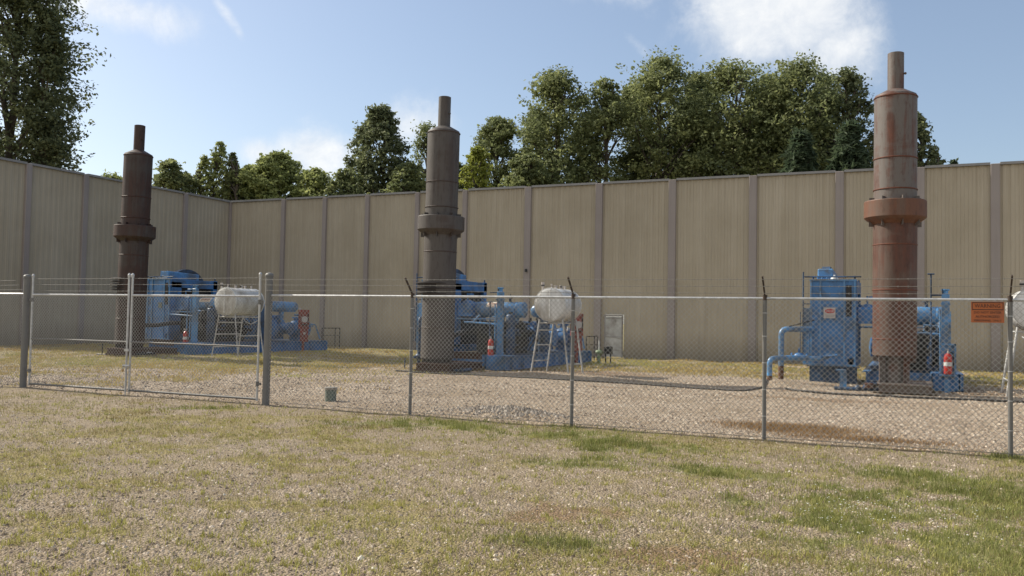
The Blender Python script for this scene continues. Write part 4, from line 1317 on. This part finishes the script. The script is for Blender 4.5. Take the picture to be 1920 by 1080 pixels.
# white tanks on stands
def tank_and_stand(k, cu, cv, half):
    nm = WHICH[k]
    t = empty('lubricant_tank', (cu, cv, 1.74), 0, ['white horizontal tank on a tall stand, seen through the right gate leaf',
              'white horizontal tank on a ladder legged stand in the middle of the yard', 'white horizontal tank cut off by the right picture edge'][k], 'tank', 'white oil tanks on stands')
    r = .54
    MB().capped((0, -half, r), (0, half, r), r, 40, .10, 6).build('vessel', M_TANK, t)
    rim = MB()
    for y in (-half, half): rim.lathe([(r, -.012), (r + .012, -.008), (r + .012, .02), (r, .024)], c=(0, y, r), axis=(0, 1, 0), n=40)
    rim.build('end_rim', M_WHITE, t)
    MB().pipe([(.03, -half - .09, .10), (.03, -half - .09, 1.02)], .014, 8).pipe([(.03, -half - .09, 1.0), (.03, -half + .05, 1.10)], .012, 6).pipe([(.03, -half - .09, .12), (.03, -half + .02, .06)], .012, 6).build('sight_glass', M_WHITE, t)
    c = MB()
    for (x, y, h, rr) in ((-.30, -half + .10, .28, .05), (.0, -half + .12, .14, .03), (0, -.25, .10, .06), (.05, .05, .12, .045), (0, .3, .11, .06), (-.02, half - .12, .12, .04)):
        z = r + math.sqrt(max(0, r * r - x * x))
        c.mark().cyl((x, y, z - .05), (x, y, z + h * .7), rr * .7, n=12).cyl((x, y, z + h * .7), (x, y, z + h), rr, n=12)
    build_each(c, 'filler_cap', M_STICK, t)
    d = MB().cyl((-.30, -half + .10, 2 * r + .07), (-.30, -half + .10, 2 * r + .11), .06, n=12).mark().cyl((.12, -.1, 2 * r + .04), (.12, -.1, 2 * r + .09), .04, n=10)
    build_each(d, 'dark_cap', M_DARK, t)
    MB().pipe([(.1, .1, .02), (.2, .1, -.22), (.1, .6, -.35), (-.1, 1.2, -.2)], .02, 8, .12).build('drain_hose', M_STAND, t)
    s = empty('tank_stand', (cu, cv, 0), 0, ['grey steel stand with splayed legs under the white tank seen through the gate',
              'grey steel stand with ladder rungs under the middle white tank', 'grey steel stand under the white tank at the right edge'][k], 'stand', 'steel tank stands')
    zt = 1.80
    tops = {}; feet = {}
    for sx in (-1, 1):
        for sy in (-1, 1):
            tp = Vector((sx * .40, sy * (half - .12), zt)); ft = Vector((sx * .66, sy * (half - .06), ground_z(cu + sx * .66, cv + sy * half) - .03))
            tops[sx, sy] = tp; feet[sx, sy] = ft
            MB().pipe([ft, tp], .032, 4).build('leg', M_STAND, s)
    q = lambda a, b_, t_: a + (b_ - a) * t_
    fr = MB()
    for sy in (-1, 1): fr.pipe([tops[-1, sy] - Vector((.03, 0, .12)), tops[1, sy] + Vector((.03, 0, -.12))], .028, 4)
    for sx in (-1, 1): fr.pipe([tops[sx, -1] - Vector((0, 0, .12)), tops[sx, 1] - Vector((0, 0, .12))], .028, 4)
    for y in (-half * .55, half * .55):
        n = 10; pts = [(r * math.sin(R(-48 + 96 * i / n)), y, 1.74 + r - .0 - r * math.cos(R(-48 + 96 * i / n)) - .022) for i in range(n + 1)]
        fr.pipe(pts, .02, 6)
    fr.build('cradle', M_STAND, s)
    ru = MB()
    for t_ in (.24, .53, .80): ru.mark().pipe([q(feet[-1, -1], tops[-1, -1], t_), q(feet[-1, 1], tops[-1, 1], t_)], .022, 4)
    ru.mark().pipe([q(feet[1, -1], tops[1, -1], .19 if k else .5), q(feet[1, 1], tops[1, 1], .19 if k else .5)], .022, 4)
    build_each(ru, 'rung', M_STAND, s)
    return t
tank_and_stand(0, STACKS[0][0] + 3.75, 27.35, .80)
tank_and_stand(1, STACKS[1][0] + 3.52, 27.30, .76)
tank_and_stand(2, 3.06, 26.6, .75)

# hose on the ground, from the middle unit to the right one
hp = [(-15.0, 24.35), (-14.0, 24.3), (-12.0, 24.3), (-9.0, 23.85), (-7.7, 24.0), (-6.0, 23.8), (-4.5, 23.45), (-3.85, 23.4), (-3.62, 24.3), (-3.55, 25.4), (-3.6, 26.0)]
def smooth_path(p, n=6):
    out = []
    for i in range(len(p) - 1):
        p0, p1, p2, p3 = p[max(i - 1, 0)], p[i], p[i + 1], p[min(i + 2, len(p) - 1)]
        for j in range(n):
            t = j / n
            out.append(tuple(.5 * ((2 * b_) + (-a + c) * t + (2 * a - 5 * b_ + 4 * c - d) * t * t + (-a + 3 * b_ - 3 * c + d) * t ** 3) for a, b_, c, d in zip(p0, p1, p2, p3)))
    out.append(p[-1]); return out
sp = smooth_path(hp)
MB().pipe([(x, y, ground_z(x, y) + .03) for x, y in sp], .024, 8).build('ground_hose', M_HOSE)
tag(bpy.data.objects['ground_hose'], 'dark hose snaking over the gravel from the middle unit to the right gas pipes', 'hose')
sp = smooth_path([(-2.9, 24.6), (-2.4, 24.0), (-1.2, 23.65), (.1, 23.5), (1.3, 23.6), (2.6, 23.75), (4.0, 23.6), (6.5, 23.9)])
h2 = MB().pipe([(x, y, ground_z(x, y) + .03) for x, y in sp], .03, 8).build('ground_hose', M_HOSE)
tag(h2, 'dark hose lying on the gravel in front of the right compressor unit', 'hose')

# green pipe stub by the fence
bs = empty('well_casing', (-10.78, 15.0, ground_z(-10.78, 15.0)), 0, 'short green grey capped pipe standing in the gravel right of the gate', 'pipe stub')
MB().cyl((0, 0, -.1), (0, 0, .27), .115, n=20).build('casing', M_GREENP, bs)
MB().lathe([(.118, .24), (.135, .245), (.135, .285), (.12, .295), (.001, .30)], n=20).build('lid', simple('pale_lid', (.24, .22, .19), .8, 0, .2, 20), bs)


# ------------------------------------------------------------------ trees
def leaf_mat(name, cols):
    m, nt, b = mat(name, cols[1], .6, 0, .25)
    a = nt.nodes.new('ShaderNodeAttribute'); a.attribute_name = 'tint'
    r = nt.nodes.new('ShaderNodeValToRGB'); el = r.color_ramp.elements
    while len(el) < len(cols): el.new(.5)
    for i, (e, c) in enumerate(zip(el, cols)): e.position = i / (len(cols) - 1); e.color = (*c, 1)
    nt.links.new(a.outputs['Fac'], r.inputs[0]); nt.links.new(r.outputs[0], b.inputs['Base Color'])
    t = nt.nodes.new('ShaderNodeBsdfTranslucent'); nt.links.new(r.outputs[0], t.inputs[0])
    mx = nt.nodes.new('ShaderNodeMixShader'); mx.inputs[0].default_value = .48
    nt.links.new(b.outputs[0], mx.inputs[1]); nt.links.new(t.outputs[0], mx.inputs[2])
    nt.links.new(mx.outputs[0], nt.nodes['Material Output'].inputs['Surface'])
    return m

L_DARK = leaf_mat('dark_leaves', [(.09, .11, .062), (.155, .18, .095), (.26, .28, .13)])
L_MID = leaf_mat('mid_leaves', [(.11, .135, .065), (.205, .235, .105), (.34, .36, .15)])
L_LIGHT = leaf_mat('light_leaves', [(.17, .205, .085), (.31, .345, .13), (.44, .465, .18)])
L_YEL = leaf_mat('yellow_green_leaves', [(.18, .205, .045), (.30, .33, .07), (.40, .42, .11)])
L_PINE = leaf_mat('pine_needles', [(.04, .065, .04), (.075, .105, .06), (.12, .155, .08)])
M_BARK = simple('bark', (.085, .07, .055), .95, 0, .35, 3, stretch=(1, 1, .3))


def tree(kind, px, top, hw, D, seed, leafm, name, label, low=None, gaps=.0, dens=1.0, leaf=.185, group='trees beyond the barrier wall', shape='round', clump=1.0, asym=0.0):
    """px: image column of the crown's middle, top: image row of its top, hw: half width in px, D: distance"""
    rg = np.random.default_rng(seed)
    base = at(px, 600, D); topz = at(px, top, D).z
    k = D / F
    Wd = hw * k
    low_z = max(3.0, at(px, low + 45, D).z)
    H_ = topz
    root = empty(name, (base.x, base.y, 0), 0, label, 'tree' if kind != 'bush' else 'bush', group)
    # crown clumps inside an uneven envelope
    ch = H_ - low_z
    vol = Wd * Wd * ch
    cr = np.clip(.16 * (Wd + ch * .4), .55, 1.25) * clump
    nC = int(min(420, max(40, 1.9 * vol / cr ** 3)) * dens)
    phase = rg.random(6) * 2 * PI
    cs = []
    tries = 0
    while len(cs) < nC and tries < 60000:
        tries += 1
        t = rg.random() ** .9
        if shape == 'round': env = max(0, math.sin(PI * min(1, .22 + .78 * t))) ** .5
        elif shape == 'cone': env = (1 - t) ** .75 * .95 + .06
        elif shape == 'low': env = (1 - t) ** .62 * (.8 + .2 * min(1, t * 3)) + .05
        elif shape == 'column': env = min(1, 1.25 * (1 - t) ** .5) * (0.75 + .25 * math.sin(t * 9 + phase[0]))
        else: env = math.sqrt(max(0, 1 - t ** 2.4))
        a = rg.random() * 2 * PI
        lob = 1 + .17 * math.sin(2 * a + phase[1] + 3 * t) + .14 * math.sin(3 * a + phase[2] - 5 * t) + .12 * math.sin(9 * t + phase[3] + a)
        rr = math.sqrt(rg.random()) * .98
        if rr < .45 and rg.random() < .6: continue
        R_ = max(0.05, (Wd - cr * .55)) * env * lob * rr
        x, y = R_ * math.cos(a) + asym * t * Wd, R_ * math.sin(a) * .9
        z = low_z + (ch - cr * .5) * t
        if gaps > 0 and (math.sin(x * 1.3 + phase[4]) * math.sin(z * 1.1 + phase[5]) + .3 * math.sin(y * 2)) > 1 - gaps * 1.4: continue
        cs.append((x, y, z, cr * (.55 + .75 * rg.random()) * (1 - .35 * t * (shape != 'round'))))
    cs = np.array(cs)
    nl = int(62 * (cr / .9) ** 1.6 * (.22 / leaf) ** 1.3)
    n = len(cs) * nl
    ci = np.repeat(np.arange(len(cs)), nl)
    d = rg.normal(size=(n, 3)); d /= np.linalg.norm(d, axis=1)[:, None]
    rad = rg.random(n) ** .42
    sc = np.array([1.0, 1.0, .62]) if shape != 'column' else np.array([.8, .8, 1.0])
    pos_ = cs[ci, :3] + d * rad[:, None] * cs[ci, 3][:, None] * sc
    # irregular twig clustering inside a clump
    tw = rg.normal(size=(len(cs), 7, 3)) * .47
    pick = rg.integers(0, 7, n)
    pos_ = np.where((rg.random(n) < .55)[:, None], cs[ci, :3] + (tw[ci, pick] + rg.normal(size=(n, 3)) * .17) * cs[ci, 3][:, None] * sc, pos_)
    nrm = d * .5 + rg.normal(size=(n, 3)) * .6 + np.array([0, 0, .75]); nrm /= np.linalg.norm(nrm, axis=1)[:, None]
    t1 = np.cross(nrm, rg.normal(size=(n, 3))); t1 /= np.linalg.norm(t1, axis=1)[:, None]
    t2 = np.cross(nrm, t1)
    s = leaf * (.6 + .8 * rg.random(n))[:, None]
    if kind == 'pine': a_, b_ = s * 1.3 * t1, s * .28 * t2
    else: a_, b_ = s * .62 * t1, s * .40 * t2
    V = np.stack([pos_ - a_, pos_ + b_ * .9 + nrm * s * .08, pos_ + a_, pos_ - b_ * .9 + nrm * s * .08], 1).reshape(-1, 3)
    Fc = (np.arange(n)[:, None] * 4 + np.arange(4)[None])
    ctint = rg.random(len(cs))
    tint = np.clip(.55 * ctint[ci] + .45 * rg.random(n), 0, 1)
    crown = np_mesh('crown', V, Fc, 4, leafm, {'tint': ('FLOAT', 'POINT', np.repeat(tint, 4))}, parent=root)
    # trunk and limbs
    tr = MB(); tz = low_z + ch * .75
    r0 = max(.12, H_ * .014)
    sway = rg.normal(size=(5, 2)) * .18
    pts = [(sway[min(4, i), 0] * (i > 0), sway[min(4, i), 1] * (i > 0), -0.2 + (tz + .2) * i / 6) for i in range(7)]
    tr.pipe(pts, [r0 * (1 - .8 * i / 6) for i in range(7)], 8)
    tr.build('trunk', M_BARK, root)
    lm = MB()
    sel = rg.permutation(len(cs))[:min(len(cs), 46)]
    for i in sel:
        x, y, z, c_ = cs[i]
        z0_ = max(low_z * .6, z - (.9 + .9 * rg.random()) * math.hypot(x, y) * .7 - .6)
        z0_ = min(z0_, tz * .98)
        q_ = pts[min(6, int(max(0, z0_) / tz * 6))]
        a0 = Vector((q_[0], q_[1], z0_)); a3 = Vector((x, y, z))
        a1 = a0.lerp(a3, .45) + Vector((0, 0, .25 * (a3 - a0).length * .3)) + Vector(rg.normal(size=3) * .15)
        lm.pipe([a0, a1, a3], [r0 * .32, r0 * .2, .018], 5, caps=False)
    lm.build('limbs', M_BARK, root)
    return root

BR = 'broadleaf'
T = [
    # kind, px, top, hw, D, leafm, name, label, kwargs
    (BR, 5, -150, 118, 55, L_DARK, 'broadleaf_tree', 'tallest dark tree filling the top left corner, its top cut off', dict(low=330, gaps=.08, leaf=.18, clump=.95, dens=1.2)),
    (BR, 72, 8, 64, 53.5, L_DARK, 'broadleaf_tree', 'dark tree with long ragged side branches just right of the top left corner tree', dict(low=320, gaps=.36, leaf=.16, clump=.8, dens=1.0, shape='low')),
    ('bush', 205, 322, 46, 60, L_LIGHT, 'broadleaf_bush', 'low bright bush showing over the left wall, left of the dark rusty stack', dict(low=370, dens=.7)),
    (BR, 308, 292, 48, 61, L_MID, 'broadleaf_tree', 'small round tree showing right of the dark rusty stack top', dict(low=400, gaps=.2, shape='oval')),
    ('spruce', 402, 262, 52, 62, L_LIGHT, 'young_conifer', 'slim pale young conifer with a pointed leader over the wall corner', dict(low=400, shape='cone', leaf=.16, clump=.34, dens=.8)),
    ('spruce', 374, 288, 46, 62.5, L_LIGHT, 'young_conifer', 'shorter pale conifer left of the slim one over the wall corner', dict(low=400, shape='cone', leaf=.16, clump=.34, dens=.8)),
    ('spruce', 428, 284, 44, 61.5, L_MID, 'young_conifer', 'greener conifer right of the slim one with the pointed leader', dict(low=400, shape='cone', leaf=.16, clump=.34, dens=.8)),
    ('bush', 342, 318, 54, 62, L_MID, 'broadleaf_bush', 'low bush between the small round tree and the young conifers', dict(low=395, shape='oval')),
    ('bush', 468, 304, 54, 62.5, L_LIGHT, 'broadleaf_bush', 'low bright bush on the left side of the bright round tree', dict(low=395, shape='oval')),
    ('bush', 440, 316, 58, 63, L_MID, 'broadleaf_bush', 'low green bush between the young conifer and the bright round tree', dict(low=395)),
    (BR, 513, 282, 84, 62, L_LIGHT, 'broadleaf_tree', 'bright yellow green round tree above the wall right of the corner', dict(low=395, shape='oval', gaps=.08, clump=.75, dens=1.3)),
    ('bush', 583, 310, 60, 60, L_LIGHT, 'broadleaf_bush', 'green bush leaning on the right side of the bright round tree', dict(low=395, shape='oval')),
    ('bush', 640, 314, 52, 58, L_MID, 'broadleaf_bush', 'green bush at the foot of the dark domed tree', dict(low=390, shape='oval')),
    (BR, 705, 192, 76, 60, L_DARK, 'broadleaf_tree', 'dark dense domed tree standing alone left of the grey brown stack', dict(low=375, shape='oval', gaps=.12, clump=.85, dens=1.25, leaf=.2)),
    (BR, 790, 228, 36, 62, L_MID, 'broadleaf_tree', 'thin open tree directly behind the grey brown stack top', dict(low=370, gaps=.5, dens=.7, leaf=.17)),
    ('bush', 758, 300, 52, 57, L_MID, 'broadleaf_bush', 'bush between the dark domed tree and the grey brown stack', dict(low=375, shape='oval')),
    (BR, 888, 272, 36, 53, L_YEL, 'broadleaf_tree', 'small yellow green tree just right of the grey brown stack', dict(low=370, shape='oval', clump=.75)),
    (BR, 930, 214, 88, 60, L_MID, 'broadleaf_tree', 'mid height tree behind the small yellow green tree', dict(low=365, gaps=.15, shape='oval')),
    ('bush', 985, 285, 58, 55, L_MID, 'broadleaf_bush', 'green bush in front of the left end of the tall tree row', dict(low=355, shape='oval')),
    (BR, 1040, 127, 92, 58, L_MID, 'broadleaf_tree', 'first tall tree at the left end of the tall tree row', dict(low=350, gaps=.14, leaf=.2)),
    (BR, 1130, 138, 56, 57, L_MID, 'broadleaf_tree', 'thin tall tree with sky gaps and bare trunk second in the tall row', dict(low=300, gaps=.55, dens=.8, leaf=.18, clump=.85)),
    (BR, 1238, 98, 104, 58, L_MID, 'broadleaf_tree', 'tall peaked tree right of the thin gappy tree', dict(low=345, gaps=.05, shape='round')),
    (BR, 1375, 102, 112, 57, L_MID, 'broadleaf_tree', 'broad tall tree in the middle of the tall row, left of the cloud', dict(low=330, gaps=.03)),
    (BR, 1492, 103, 98, 56, L_MID, 'broadleaf_tree', 'tall tree rising in front of the large white cloud', dict(low=320, gaps=.05)),
    (BR, 1585, 124, 76, 57, L_DARK, 'broadleaf_tree', 'last tall tree of the row, just left of the orange rusted stack', dict(low=320, gaps=.1, shape='oval')),
    (BR, 1183, 152, 66, 61, L_MID, 'broadleaf_tree', 'tree filling the gap between the thin gappy tree and the tall peaked tree', dict(low=345, shape='oval')),
    (BR, 1308, 128, 74, 61, L_MID, 'broadleaf_tree', 'tree filling the notch between the tall peaked tree and the broad tall tree', dict(low=345, shape='oval')),
    (BR, 1436, 132, 74, 60, L_MID, 'broadleaf_tree', 'tree filling the notch between the broad tall tree and the one before the cloud', dict(low=340, shape='oval')),
    (BR, 1545, 135, 62, 60, L_MID, 'broadleaf_tree', 'tree filling the notch behind the last tall tree of the row', dict(low=335, shape='oval')),
    (BR, 1000, 200, 60, 62, L_MID, 'broadleaf_tree', 'mid height tree joining the left end of the tall row to the lower trees', dict(low=355, shape='oval')),
    (BR, 1088, 175, 56, 61, L_MID, 'broadleaf_tree', 'tree behind the first tall tree and the thin gappy tree', dict(low=350, shape='oval', gaps=.2)),
    ('bush', 845, 300, 50, 60, L_MID, 'broadleaf_bush', 'bush mostly hidden behind the grey brown stack above the wall', dict(low=365, shape='oval')),
    (BR, 1300, 200, 110, 63, L_DARK, 'broadleaf_tree', 'dark tree filling in behind the tall peaked tree', dict(low=345, shape='oval')),
    (BR, 1440, 190, 110, 62, L_DARK, 'broadleaf_tree', 'dark tree filling in behind the broad tall tree', dict(low=335, shape='oval')),
    ('pine', 1500, 245, 52, 50.5, L_PINE, 'pine_tree', 'dark pine low in front of the tall row near the cloud', dict(low=345, shape='cone', leaf=.26, clump=.8, dens=1.3)),
    ('pine', 1592, 228, 50, 49.5, L_PINE, 'pine_tree', 'dark pine just left of the orange rusted stack above the wall', dict(low=340, shape='cone', leaf=.26, clump=.8, dens=1.3)),
    ('bush', 1200, 262, 58, 60, L_DARK, 'broadleaf_bush', 'dark undergrowth below the thin gappy tree and the peaked tree', dict(low=345, shape='oval')),
    (BR, 1718, 210, 44, 56, L_DARK, 'broadleaf_tree', 'dark tree showing right of the orange rusted stack', dict(low=330, shape='oval', clump=.85)),
    ('bush', 1752, 285, 26, 58, L_DARK, 'broadleaf_bush', 'small dark bush right of the orange rusted stack on the wall line', dict(low=330, shape='oval')),
    ('spruce', 1788, 296, 12, 66, L_PINE, 'spruce_tree', 'tiny spruce tip just above the wall right of the dark bush', dict(low=330, shape='cone', clump=.6)),
]
for i, (kind, px, top, hw, D, lm, nm, lab, kw) in enumerate(T):
    tree(kind, px, top, hw, D, 100 + i, lm, nm, lab, **kw)
